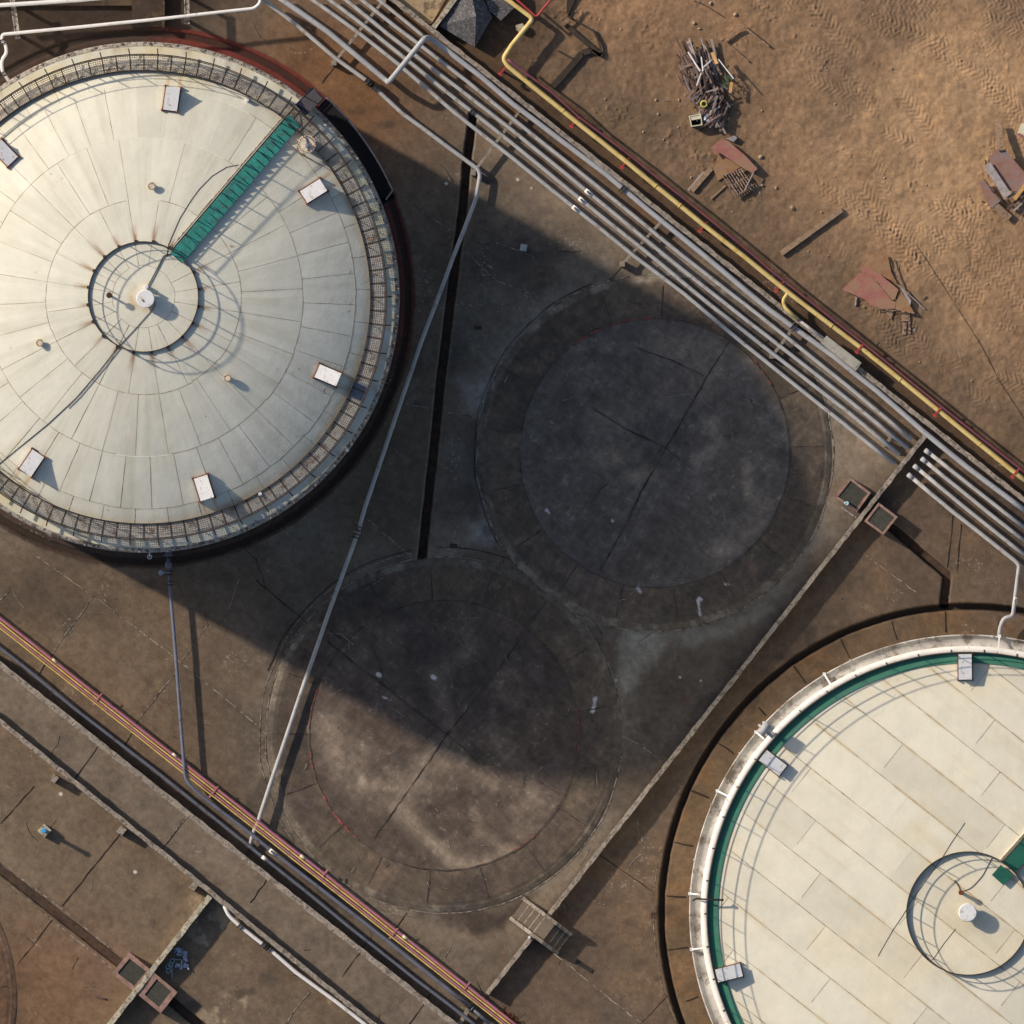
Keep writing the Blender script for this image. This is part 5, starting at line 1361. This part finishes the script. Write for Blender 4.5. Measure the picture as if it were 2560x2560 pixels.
# double sump lower-left
O = [(323, 2379), (444, 2480), (402, 2533), (280, 2433)]
m1 = lerp2(O[0], O[1], 0.5); m2 = lerp2(O[3], O[2], 0.5)
sp = empty("drain_sump", P(362, 2456), "pink-rimmed double sump with two grates astride the pale wall, lower left", "sump", "grated concrete sumps")
mb = MB()
h1 = [(324, 2396), (366, 2428), (336, 2464), (294, 2432)]
h2 = [(392, 2447), (428, 2478), (398, 2517), (362, 2486)]
quadwall(mb, [O[0], m1, m2, O[3]], h1, -0.1, 0.75); quadwall(mb, [m1, O[1], O[2], m2], h2, -0.1, 0.751)
mb.build("frame", M["sumprim"], sp)
for q_ in (h1, h2):
    mb = MB(); mb.prism([P(*q) for q in quadin(q_, 1.04)], 0.02, 0.05); mb.build("pit_floor", M["channel"], sp)
grate(sp, h1, 0.66, 14, 14); grate(sp, h2, 0.66, 14, 14)
# two sumps at the diagonal bund wall
for O, I, z, lab in (([(2125, 1193), (2177, 1232), (2142, 1280), (2085, 1243)], None, 0.6, "square pink-rimmed grated sump on the shadow side of the diagonal wall"),
                     ([(2196, 1256), (2244, 1292), (2208, 1338), (2160, 1303)], None, 0.75, "square red-rimmed grated sump on the sunny side of the diagonal wall")):
    cx = sum(q[0] for q in O) / 4; cy = sum(q[1] for q in O) / 4
    I = [(cx + (q[0] - cx) * 0.8, cy + (q[1] - cy) * 0.8) for q in O]
    sp = empty("drain_sump", P(cx, cy), lab, "sump", "grated concrete sumps")
    mb = MB(); quadwall(mb, O, I, -0.1, z); mb.build("frame", M["sumprim"], sp); mb = MB(); mb.prism([P(*q) for q in quadin(I, 1.04)], 0.02, 0.045); mb.build("pit_floor", M["channel"], sp); grate(sp, I, z - 0.08, 14, 14)
    if "shadow" in lab:
        v = MB(); c = P(2117, 1258, z); v.cyl(c, 0.1, 0.3, 12); v.tube([c + Vector((0, 0, 0.25)), c + Vector((-0.12, 0.02, 0.32))], 0.04, 8); v.build("valve_spindle", M["paleblue"], sp)
        v = MB(); v.bar(P(2103, 1268, z + 0.02), P(2140, 1294, z + 0.02), 0.07, 0.06); v.build("edge_bar", M["pale_rail"], sp)

# steps over the diagonal wall
stp = empty("step_over", P(1352, 2316), "small concrete steps with side walls climbing over the diagonal bund wall", "steps")
UL = Vector((1294, 2272)); u = Vector((0.800, 0.600)); v = Vector((-0.600, 0.800))
def sxy(a, b): q = UL + u * a + v * b; return (q.x, q.y)
edges = [(0, 17, 0.2), (17, 34, 0.4), (34, 51, 0.6), (51, 66, 0.8), (66, 98, 1.0), (98, 115, 0.72), (115, 130, 0.48), (130, 144, 0.24)]
for a, b, h in edges:
    mb = MB(); mb.prism([P(*sxy(a, -24)), P(*sxy(b, -24)), P(*sxy(b, 24)), P(*sxy(a, 24))], -0.1, h)
    mb.build("step", M["stepconc"], stp)
for a, b, h in edges:
    if a == 0 or h in (0.72, 0.48, 0.24):
        continue
    mb = MB(); mb.prism([P(*sxy(a - 0.6, -24)), P(*sxy(a + 1.6, -24)), P(*sxy(a + 1.6, 24)), P(*sxy(a - 0.6, 24))], h - 0.05, h + 0.004); mb.build("nosing", M["lightconc"], stp)
for a, b, h in edges[-3:]:
    mb = MB(); mb.prism([P(*sxy(b - 1.6, -24)), P(*sxy(b + 0.6, -24)), P(*sxy(b + 0.6, 24)), P(*sxy(b - 1.6, 24))], h - 0.05, h + 0.004); mb.build("nosing", M["lightconc"], stp)
for s in (-1, 1):
    mb = MB(); p0 = sxy(-6 if s < 0 else -2, s * 29); p1 = sxy(148, s * 29)
    A = P(*p0); B = P(*p1); mid0 = P(*sxy(62, s * 29)); mid1 = P(*sxy(100, s * 29)); sd = Vector((v.x, -v.y, 0)) * (4.4 * S)
    pts = [(A, 0.45), (mid0, 1.2), (mid1, 1.2), (B, 0.5)]
    vs = []
    for p_, h in pts: vs += [p_ - sd + Vector((0, 0, -0.1)), p_ - sd + Vector((0, 0, h)), p_ + sd + Vector((0, 0, h)), p_ + sd + Vector((0, 0, -0.1))]
    fs = [(4 * i + k, 4 * i + 4 + k, 4 * i + 5 + k, 4 * i + 1 + k) for i in range(3) for k in range(3)] + [(0, 1, 2, 3), (15, 14, 13, 12)]
    mb.add(vs, fs); mb.build("side_wall", M["concrete"], stp)
mb = MB(); mb.cyl(P(1323, 2343, 0.0), 0.07, 0.9, 12); mb.build("white_marker", M["vent"], stp)

# ------------------------------------------------------------------ block, pit and top-centre things
mb = MB()
q = [P(1100, 66), P(1187, 118), P(1231, 42), P(1196, -30), P(1140, -20)]
mb.prism(q, -0.05, 0.6)
rid = [P(1176, -25, 1.6), P(1190, 40, 1.25)]
vs = [Vector((p.x, p.y, 0.6)) for p in q] + rid
mb.add(vs, [(0, 1, 6), (1, 2, 6), (2, 3, 5, 6), (3, 4, 5), (4, 0, 6, 5)])
tag(mb.build("concrete_block", M["darkconc"], origin=P(1165, 40)), "dark hip-topped concrete block behind the kerb at top centre", "block")
mb = MB(); mb.prism([P(1200, -30), P(1280, -30), P(1285, 20), P(1252, 52), P(1225, 28)], -0.05, 0.7)
tag(mb.build("concrete_block", M["darkconc"], origin=P(1245, 10)), "flat dark concrete block beside the yellow corner pipe, cut by the top edge", "block")
mb = MB(); mb.prism([P(968, -30), P(1132, -30), P(1078, 60), P(1062, 62)], -0.05, 0.06)
tag(mb.build("concrete_slab", mat("tan_slab_concrete", C(168, 142, 108), 0.9, 0.25, 1.5, spots=C(110, 92, 74), spot_amt=0.6, spot_scale=1.5, fine=0.2), origin=P(1060, 0)), "pale tan concrete slab between kerb and short wall at top", "slab")
mb = MB(); mb.prism([P(1287, 62), P(1308, 56), P(1314, 70), P(1300, 84), P(1290, 76)], 0, 0.35, [P(1289, 64), P(1307, 59), P(1312, 70), P(1300, 81), P(1292, 75)])
tag(mb.build("broken_block", M["lightconc"], origin=P(1300, 70)), "small broken pale concrete lump tucked beside the yellow pipe", "rubble")
# shadow of the raised pipe loops on the dirt, built as dark strips
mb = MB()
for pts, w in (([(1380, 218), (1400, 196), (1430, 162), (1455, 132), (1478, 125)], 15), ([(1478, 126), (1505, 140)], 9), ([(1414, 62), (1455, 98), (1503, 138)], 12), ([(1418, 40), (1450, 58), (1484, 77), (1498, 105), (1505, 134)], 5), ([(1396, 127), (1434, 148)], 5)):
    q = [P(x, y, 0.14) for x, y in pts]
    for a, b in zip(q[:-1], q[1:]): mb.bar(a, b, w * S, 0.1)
o = mb.build("shadow_strip", mat("shadow_strip_and_mat", C(62, 52, 44), 0.95, 0.3, 3, fine=0.25), origin=P(1450, 120))
tag(o, "added dark strips for the pipe-loop shadow on the dirt beside the yellow corner", "scrap")
mb = MB(); mb.prism([P(1418, -20), P(1446, -20), P(1432, 12), P(1420, 40), P(1416, 30)], 0.0, 0.16)
tag(mb.build("rubber_mat", bpy.data.materials["shadow_strip_and_mat"], origin=P(1430, 5)), "dark flat mat on the dirt cut by the top edge", "scrap")
# grey block, post, scrap
mb = MB(); c = P(1309, 619); mb.obox(c + Vector((0, 0, 0.14)), Vector((.98, -.17, 0)), Vector((.17, .98, 0)), Vector((0, 0, 1)), 0.17, 0.17, 0.16); mb.obox(c + Vector((0.03, 0.02, 0.34)), Vector((1, 0, 0)), Vector((0, 1, 0)), Vector((0, 0, 1)), 0.06, 0.05, 0.05)
tag(mb.build("anchor_block", M["pipe"], origin=c), "small pale grey block alone on the shaded concrete above the round base", "block")
c = P(111, 2076); po = empty("bollard", c, "white square post with a round blue cap on the lower left concrete", "post")
al = Vector((0.72, -0.69, 0)); an = Vector((0.69, 0.72, 0)); up = Vector((0, 0, 1))
mb = MB(); mb.obox(c + up * 0.2, al, an, up, 0.25, 0.25, 0.22); mb.build("plinth", M["lightconc"], po)
mb = MB(); mb.cyl(c + up * 0.42, 0.1, 0.8, 20); mb.cyl(c + up * 1.22, 0.13, 0.14, 24, 0.03); mb.build("blue_cap", M["blue"], po)
o = MB()
for x, y in ((421, 2427), (420, 2416), (431, 2402), (426, 2412)):
    c = P(x, y, 0.1); o.tube([c + Vector((0.11 * math.cos(t), 0.11 * math.sin(t), 0.03 * math.sin(2 * t))) for t in np.linspace(0, 2 * math.pi, 15)], 0.016, 5)
o.tube([P(430, 2408, .08), P(430, 2446, .08)], 0.016, 5); o.tube([P(431, 2398, .1), P(455, 2400, .1)], 0.016, 5)
tag(o.build("wire_coil", M["paleblue"], origin=P(425, 2418)), "pale blue looped wire lying by the double sump", "wire")
o = MB()
for i in range(26):
    x = random.uniform(440, 470); y = random.uniform(2370, 2424)
    c = P(x, y, random.uniform(0.02, 0.2)); a = random.uniform(0, 6.28)
    e1 = Vector((math.cos(a), math.sin(a), random.uniform(-.4, .4))).normalized(); e2 = Vector((-e1.y, e1.x, 0)).normalized(); e3 = e1.cross(e2)
    o.obox(c, e1, e2, e3, random.uniform(.06, .2), random.uniform(.03, .1), 0.012)
tag(o.build("scrap_sheet", M["silver"], origin=P(455, 2397)), "crumpled silvery scrap sheet in the wall's shadow at lower left", "scrap")
mb = MB(); mb.bar(P(239, 2490, 0.04), P(265, 2498, 0.04), 0.09, 0.06)
tag(mb.build("stick", M["plankdark"], origin=P(252, 2494)), "single dark stick on the concrete left of the double sump", "stick")
mb = MB(); mb.bar(P(1441, 2403, 0.03), P(1480, 2428, 0.03), 0.22, 0.05)
tag(mb.build("rubber_strip", M["cableM"], origin=P(1460, 2415)), "dark flat strip on the ground below the concrete steps", "scrap")
mb = MB()
for i in range(60):
    t = i / 60; x = 1250 + 48 * t + random.uniform(-7, 7); y = 2524 + 44 * t + random.uniform(-7, 7)
    c = P(x, y, random.uniform(0.0, 0.25)); a = random.uniform(0, 6.28)
    mb.tube([c, c + Vector((math.cos(a), math.sin(a), random.uniform(-.3, .5))) * random.uniform(.1, .3)], 0.02, 5)
mb.obox(P(1268, 2548, 0.12), Vector((.74, -.67, 0)), Vector((.67, .74, 0)), up, 0.45, 0.09, 0.12)
tag(mb.build("rusty_scrap", M["rust"], origin=P(1270, 2545)), "tangle of rusty red scrap beside the pink pipe at the bottom edge", "scrap")
for (x, y, w, h, lab) in ((1195, 820, 18, 9, "small rectangular pit cover in the shaded concrete beside the open drain"), (1134, 1364, 18, 9, "small rectangular pit cover above the half-sunlit round base"), (1634, 2288, 12, 14, "small square pit cover beside the ring drain of the flat-roofed tank")):
    mb = MB(); c = P(x, y, 0.03); A = [P(x + sx * w / 2, y + sy * h / 2, 0) for sx, sy in ((-1, -1), (1, -1), (1, 1), (-1, 1))]
    I = [P(x + sx * (w / 2 - 2), y + sy * (h / 2 - 2), 0) for sx, sy in ((-1, -1), (1, -1), (1, 1), (-1, 1))]
    for i in range(4): mb.prism([A[i], A[(i + 1) % 4], I[(i + 1) % 4], I[i]], -0.02, 0.05)
    mb.prism(I, -0.02, 0.035)
    tag(mb.build("pit_cover", M["channel"], origin=P(x, y)), lab, "pit cover", "small pit covers")

# ------------------------------------------------------------------ DIRT SIDE: timber heap and sheets
def plank_obj(p0, p1, w, t, m, label, group=None, name="plank", cat="plank", origin=None):
    mb = MB(); mb.bar(p0, p1, w, t)
    o = mb.build(name, M[m] if isinstance(m, str) else m, origin=(p0 + p1) / 2)
    return tag(o, label, cat, group)
spine = [(1718, 140), (1745, 190), (1768, 240), (1775, 285)]
plank_meshes = []
HG = "weathered planks jumbled in the heap"
pm = {}
for mname in ("plank", "plankdark", "plankgrey"):
    mb = MB(); mb.obox(Vector((0, 0, 0)), Vector((1, 0, 0)), Vector((0, 1, 0)), Vector((0, 0, 1)), 0.5, 0.5, 0.5)
    me = bpy.data.meshes.new(mname + "_board"); me.from_pydata(mb.v, [], mb.f); me.materials.append(M[mname]); pm[mname] = me
for i in range(165):
    t = i / 165
    yy = 118 + 190 * (random.random() ** 0.9)
    half = 42 if yy < 220 else 42 - (yy - 220) * 0.12
    cx = 1742 + (yy - 118) * 0.16 + (14 if yy > 230 else 0)
    xx = cx + random.uniform(-half, half)
    base_ang = -62 if xx < cx + 5 else -70
    if yy > 225: base_ang = random.choice((55, 62, -55, 30, 60))
    a = math.radians(base_ang + random.gauss(0, 13 if random.random() < 0.8 else 40))
    e = (1 - min(1, abs(xx - cx) / (half + 8)))
    z = 0.06 + 0.5 * e * random.random() + 0.08
    L = random.uniform(0.65, 1.75) * (0.75 if yy > 235 else 1); wd = random.uniform(0.05, 0.13)
    mn = random.choice(("plank", "plankdark", "plankdark", "plankgrey", "plank"))
    o = bpy.data.objects.new("scrap_plank", pm[mn])
    o.location = P(xx, yy, z); o.rotation_euler = (random.gauss(0, .25), random.gauss(0, .12), a); o.scale = (L, wd, random.uniform(0.03, 0.07))
    COL.objects.link(o); tag(o, "weathered brown-grey plank jumbled in the timber heap on the dirt", "plank", HG)
for (a, b, w) in (((1720, 130), (1750, 178), 0.07), ((1753, 142), (1757, 178), 0.06), ((1776, 152), (1758, 168), 0.06), ((1753, 182), (1741, 214), 0.06), ((1796, 148), (1834, 197), 0.05)):
    plank_obj(P(*a, 0.75), P(*b, 0.85), w, 0.05, "plankwhite", "pale bleached stick lying on top of the timber heap", "bleached sticks on the timber heap", "stick", "stick")
plank_obj(P(1780, 131, 0.7), P(1792, 160, 0.85), 0.16, 0.04, "planktan", "short tan board on top of the timber heap, near its upper end", None)
plank_obj(P(1829, 205, 0.5), P(1825, 232, 0.55), 0.15, 0.04, "planktan", "short tan board on the right flank of the timber heap")
plank_obj(P(1766, 230, 0.72), P(1796, 221, 0.74), 0.07, 0.06, "plankgrey", "pale grey stick lying crosswise over the timber heap")
mb = MB(); c = P(1760, 260, 0.55)
for k, rr in enumerate((0.17, 0.14)): mb.tube([c + Vector((rr * math.cos(t), rr * math.sin(t), 0.04 * k)) for t in np.linspace(0, 2 * math.pi, 21)], 0.03, 6)
tag(mb.build("hose_coil", M["yellowhose"], origin=c), "coiled yellow hose on the lower end of the timber heap", "hose")
bx = empty("open_cabinet", P(1738, 300), "cream open-topped metal cabinet lying at the foot of the timber heap", "cabinet")
q = [(1722, 290), (1752, 284), (1756, 313), (1728, 317)]
mb = MB(); qi = quadin(q, 0.84); quadwall(mb, q, qi, 0, 0.5); mb.build("casing", M["cream"], bx)
mb = MB(); mb.prism([P(*p_) for p_ in quadin(q, 0.84)], 0.0, 0.04); mb.build("floor_plate", M["black_void"], bx)
mb = MB(); qq = [lerp2(qi[0], qi[3], 0.0), lerp2(qi[1], qi[2], 0.0), lerp2(qi[1], qi[2], 0.42), lerp2(qi[0], qi[3], 0.42)]; mb.prism([P(*p_) for p_ in qq], 0.44, 0.47); mb.build("lid_flap", M["cream"], bx)
mb = MB()
for i in range(14):
    c = P(1763 + random.uniform(-8, 8), 288 + random.uniform(-10, 12), random.uniform(.15, .4)); a = random.uniform(0, 6.28); e1 = Vector((math.cos(a), math.sin(a), random.uniform(-.4, .4))).normalized(); e2 = Vector((-e1.y, e1.x, 0)).normalized()
    mb.obox(c, e1, e2, e1.cross(e2), random.uniform(.06, .16), random.uniform(.04, .09), 0.01)
tag(mb.build("foil_scrap", M["silver"], origin=P(1763, 290)), "crumpled silver foil scrap beside the cream cabinet", "scrap")
mb = MB()
for i in range(60):
    c = P(1818 + random.uniform(-12, 12), 205 + random.uniform(-16, 16), random.uniform(.2, .6)); a = random.uniform(0, 6.28); e1 = Vector((math.cos(a), math.sin(a), random.uniform(-.4, .4))).normalized(); e2 = Vector((-e1.y, e1.x, 0)).normalized()
    mb.obox(c, e1, e2, e1.cross(e2), random.uniform(.03, .07), random.uniform(.01, .03), 0.004)
tag(mb.build("weed_clump", mat("weed_leaf", C(74, 92, 62), 0.8, 0.3, 5), origin=P(1818, 205)), "small green weed growing through the timber heap", "weed")
# loose timber round the heap
DG = None
plank_obj(P(1812, 104, 0.12), P(1846, 66, 0.3), 0.1, 0.1, "dirtboard", "dirt-covered beam casting a dark shadow above the timber heap")
plank_obj(P(1853, 62, 0.2), P(1922, 116, 0.12), 0.09, 0.09, "dirtboard", "long thin dirt-brown batten sloping away from the beam above the heap")
plank_obj(P(1822, 112, 0.08), P(1871, 154, 0.06), 0.07, 0.05, "dirtboard", "thin pale batten lying flat right of the timber heap")
plank_obj(P(1838, 184, 0.1), P(1866, 214, 0.03), 0.04, 0.03, "plankdark", "thin dark rod on the dirt at the timber heap's right side", None, "rod", "rod")
plank_obj(P(1728, 478, 0.1), P(1778, 420, 0.1), 0.26, 0.06, "dirtboard", "wide weathered board left of the red panel")
plank_obj(P(1721, 476, 0.05), P(1760, 430, 0.05), 0.14, 0.05, "plankgrey", "grey board half under the wide weathered one left of the red panel")
plank_obj(P(1777, 497, 0.05), P(1814, 464, 0.05), 0.09, 0.05, "dirtboard", "short narrow batten at the slatted pallet's lower left")
plank_obj(P(1952, 634, 0.12), P(2104, 524, 0.12), 0.27, 0.12, "dirtboard", "long lone dirt-brown plank lying by itself on the open dirt")
# red panel and pallet
mb = MB(); z0 = 0.3
poly = [(1776, 369), (1806, 347), (1820, 353), (1860, 386), (1892, 420), (1893, 424), (1880, 432), (1850, 416), (1798, 381), (1788, 388)]
mb.prism([P(*p_) for p_ in poly], z0, z0 + 0.05)
tag(mb.build("bent_sheet", M["redsheet"], origin=P(1830, 385)), "faded red bent sheet leaning over the slatted pallet on the dirt", "sheet")
mb = MB(); mb.prism([P(1798, 383), P(1852, 418), P(1830, 430), P(1795, 452), P(1783, 422)], 0.02, 0.1)
tag(mb.build("dusty_sheet", M["ochresheet"], origin=P(1815, 415)), "dusty brown sheet showing under the faded red bent sheet", "sheet")
pl = empty("slatted_pallet", P(1842, 455), "brown wooden pallet of thin slats below the faded red bent sheet", "pallet")
A, B, Cc, D = (1806, 438), (1856, 420), (1884, 462), (1840, 493)
for i in range(8):
    t = i / 7.0; a = lerp2(A, B, t * 0.92); b = lerp2(D, Cc, t * 0.92)
    mb = MB(); mb.bar(P(*a, 0.26), P(*b, 0.26), 0.055, 0.04); mb.build("slat", M["plank"], pl)
for t in (0.02, 0.5, 0.98):
    a = lerp2(A, D, t); b = lerp2(B, Cc, t); mb = MB(); mb.bar(P(*a, 0.19), P(*b, 0.19), 0.06, 0.1); mb.build("bearer", M["plank"], pl)
plank_obj(P(1884, 430, 0.34), P(1860, 478, 0.34), 0.05, 0.04, "plankgrey", "thin pale batten laid across the slatted pallet")
mb = MB(); mb.prism([P(1812, 347), P(1838, 338), P(1846, 344), P(1836, 358)], 0.0, 0.22, [P(1814, 347), P(1836, 339), P(1843, 344), P(1834, 355)])
tag(mb.build("metal_lump", M["pale_rail"], origin=P(1830, 347)), "grey metal lump at the upper end of the faded red bent sheet", "scrap")
# second sheet heap
def sheet(poly, z, m, label, cat="sheet", tilt=0.03, th=0.03, grp=None):
    mb = MB(); n = len(poly)
    pts = [P(*p_) for p_ in poly]
    cx = sum(p_.x for p_ in pts) / n; cy = sum(p_.y for p_ in pts) / n
    a = sum(pts[i].x * pts[(i + 1) % n].y - pts[(i + 1) % n].x * pts[i].y for i in range(n))
    if a < 0: pts = pts[::-1]
    zs = [z + tilt * ((p_.x - cx) * 0.7 + (p_.y - cy) * 0.6) for p_ in pts]
    mb.add([(p_.x, p_.y, q - th) for p_, q in zip(pts, zs)] + [(p_.x, p_.y, q) for p_, q in zip(pts, zs)],
           [tuple(range(n - 1, -1, -1)), tuple(range(n, 2 * n))] + [(i, (i + 1) % n, n + (i + 1) % n, n + i) for i in range(n)])
    return tag(mb.build("sheet", M[m], origin=Vector((cx, cy, 0))), label, cat, grp)
SG = "sheets in the lower sheet heap"
sheet([(2158, 636), (2219, 638), (2228, 680), (2243, 709), (2205, 690), (2160, 666)], 0.12, "ochresheet", "dusty ochre sheet at the top of the lower sheet heap", grp=SG)
sheet([(2152, 664), (2163, 665), (2200, 686), (2246, 724), (2237, 748), (2231, 751), (2195, 707), (2155, 680)], 0.3, "redsheet", "pinkish red folded strip across the lower sheet heap", grp=SG, tilt=0.08)
sheet([(2150, 682), (2180, 694), (2205, 720), (2230, 752), (2240, 754), (2237, 772), (2210, 772), (2182, 766), (2160, 748), (2105, 724)], 0.2, "redsheet", "large faded red sheet, broadest of the lower sheet heap", grp=SG, tilt=0.05)
sheet([(2250, 722), (2286, 783), (2238, 774), (2242, 745)], 0.24, "ochresheet", "orange-brown triangular sheet right of the large red one", grp=SG)
sheet([(2251, 720), (2262, 728), (2278, 752), (2275, 764)], 0.28, "plankgrey", "narrow grey shard leaning on the triangular sheet", grp=SG)
sheet([(2212, 776), (2234, 776), (2228, 800)], 0.1, "dirtboard", "small pointed brown shard below the large red sheet", grp=SG)
plank_obj(P(2262, 780, 0.08), P(2263, 803, 0.08), 0.36, 0.05, "dirtboard", "broad short board under the triangular sheet")
plank_obj(P(2272, 782, 0.07), P(2275, 834, 0.05), 0.09, 0.05, "plank", "narrow batten running down from the triangular sheet")
plank_obj(P(2262, 806, 0.05), P(2260, 836, 0.05), 0.2, 0.04, "plank", "reddish broken board below the broad short board")
plank_obj(P(2182, 769, 0.24), P(2286, 783, 0.26), 0.04, 0.03, "plank", "thin pole lying along the lower edge of the large red sheet", None, "pole", "pole")
plank_obj(P(2222, 642, 0.22), P(2250, 718, 0.22), 0.05, 0.05, "plankdark", "dark edge batten along the right of the ochre sheet")
plank_obj(P(2248, 714, 0.3), P(2312, 773, 0.1), 0.05, 0.04, "plankgrey", "long thin grey batten pointing away from the lower sheet heap")
plank_obj(P(2140, 742, 0.08), P(2138, 764, 0.05), 0.07, 0.05, "plankgrey", "stubby grey batten poking out under the large red sheet")
# right edge heap
sheet([(2486, 374), (2510, 372), (2562, 432), (2590, 470), (2545, 480), (2520, 476), (2470, 415), (2476, 392)], 0.5, "brownpanel", "large rusty brown panel on the heap at the right edge", "panel", 0.02)
plank_obj(P(2494, 305, 0.35), P(2502, 376, 0.6), 0.34, 0.05, "dirtboard", "tan weathered board standing out of the right edge heap")
plank_obj(P(2468, 412, 0.62), P(2520, 490, 0.62), 0.4, 0.06, "plankgrey", "wide grey board across the brown panel at the right edge")
sheet([(2446, 454), (2464, 452), (2480, 480), (2504, 500), (2480, 520), (2470, 510)], 0.3, "brownpanel", "reddish brown broken panel at the left of the right edge heap", "panel")
plank_obj(P(2460, 448, 0.42), P(2506, 506, 0.42), 0.08, 0.06, "plankdark", "dark split batten beside the wide grey board")
plank_obj(P(2486, 512, 0.25), P(2524, 546, 0.2), 0.36, 0.06, "dirtboard", "short brown board end at the lowest tip of the right edge heap")
plank_obj(P(2536, 498, 0.6), P(2575, 446, 0.6), 0.2, 0.05, "planktan", "bright yellow-tan board on the right edge heap")
plank_obj(P(2512, 500, 0.4), P(2575, 452, 0.4), 0.12, 0.08, "plank", "brown stick under the bright yellow-tan board")
plank_obj(P(2520, 520, 0.3), P(2580, 470, 0.3), 0.14, 0.08, "plankdark", "dark stick at the lower side of the right edge heap")
plank_obj(P(2533, 528, 0.3), P(2580, 484, 0.3), 0.1, 0.06, "plankgrey", "grey stick lowest on the right edge heap")
sheet([(2541, 338), (2552, 310), (2580, 300), (2580, 350), (2560, 350)], 0.2, "cream", "pale torn sack cut by the right edge above the heap", "sack")
sheet([(2540, 336), (2548, 332), (2590, 360), (2590, 372)], 0.3, "redsheet", "thin red strip under the pale torn sack", "strip")
rc = random.Random(5)
for cx_, cy_, rx_, n_ in ((1760, 220, 85, 26), (1845, 430, 70, 14), (2215, 760, 85, 18), (2500, 480, 70, 12)):
    for i in range(n_):
        a = rc.uniform(0, 6.28); r_ = rx_ * rc.uniform(0.5, 1.15)
        o = bpy.data.objects.new("wood_chip", pm[rc.choice(("plank", "plankgrey", "plankdark"))])
        xx_ = min(cx_ + r_ * math.cos(a), 2700); yy_ = cy_ + r_ * math.sin(a) * 1.1
        o.location = P(xx_, yy_) + Vector((0, 0, 0.02 + float(Z[int(round((yy_ + 140) / step)), int(round((xx_ + 140) / step))]))); o.rotation_euler = (rc.gauss(0, .1), rc.gauss(0, .1), rc.uniform(0, 6.28)); o.scale = (rc.uniform(.08, .34), rc.uniform(.03, .08), 0.025)
        COL.objects.link(o); tag(o, "small wood splinter strewn on the dirt round the scrap heaps", "splinter", "wood splinters on the dirt")
# stones
stm = []
for k in range(4):
    mb = MB(); rnd = random.Random(k)
    n1, n2 = 5, 7; vs = []
    for i in range(n1):
        ph = math.pi * (i + 0.5) / n1 - math.pi / 2
        for j in range(n2):
            th_ = 2 * math.pi * j / n2; r = rnd.uniform(0.75, 1.15)
            vs.append((r * math.cos(ph) * math.cos(th_), r * math.cos(ph) * math.sin(th_), r * math.sin(ph) * 0.7))
    fs = [(i * n2 + j, i * n2 + (j + 1) % n2, (i + 1) * n2 + (j + 1) % n2, (i + 1) * n2 + j) for i in range(n1 - 1) for j in range(n2)] + [tuple(range(n2 - 1, -1, -1)), tuple((n1 - 1) * n2 + j for j in range(n2))]
    me = bpy.data.meshes.new("stone"); me.from_pydata(vs, [], fs); me.materials.append(M["stone"]); stm.append(me)
spots = [(1725, 105, .11), (1748, 72, .08), (1838, 36, .12), (1735, 58, .1), (1776, 8, .1), (1697, 250, .07), (1714, 238, .05), (1640, 250, .08), (1902, 392, .13), (1904, 463, .1), (1980, 520, .14), (1940, 470, .08), (1608, 330, .06), (1645, 285, .07), (1670, 187, .05), (2145, 525, .05), (2070, 640, .05), (1830, 530, .05)]
while len(spots) < 90:
    x = random.uniform(1420, 2555); y = random.uniform(5, 1000)
    if sd_line(x, y, *L_RED) > 40: spots.append((x, y, random.choice((.025, .03, .035, .045, .06))))
for i, (x, y, r) in enumerate(spots):
    o = bpy.data.objects.new("stone", stm[i % 4]); ii = min(max(int(round((x + 140) / step)), 0), Z.shape[1] - 1); jj = min(max(int(round((y + 140) / step)), 0), Z.shape[0] - 1)
    o.location = P(x, y) + Vector((0, 0, float(Z[jj, ii]) + r * 0.35)); o.scale = (r, r * random.uniform(.7, 1), r * random.uniform(.7, 1)); o.rotation_euler = (0, 0, random.uniform(0, 6.28))
    COL.objects.link(o); tag(o, "small pale brown stone scattered on the open orange dirt", "stone", "loose stones on the dirt")
# wire on the dirt
mb = MB(); q = [(2290, 612), (2316, 650), (2350, 702), (2400, 780), (2452, 862), (2500, 955), (2560, 1048), (2580, 1080)]
out = []
for x, y in q:
    ii = int(round((x + 140) / step)); jj = int(round((y + 140) / step)); out.append(P(x, y) + Vector((0, 0, float(Z[jj, ii]) + 0.03)))
mb.tube(out, 0.011, 5); tag(mb.build("wire", M["cableM"], origin=out[0]), "thin dark wire lying across the tyre-marked dirt at right", "wire")
mb = MB(); mb.tube([P(1735, 2, .05), P(1765, 14, .05), P(1800, 36, .05), P(1812, 44, .05)], 0.02, 5); tag(mb.build("wire", M["cableM"], origin=P(1735, 2)), "short dark wire on the dirt near the top edge", "wire")
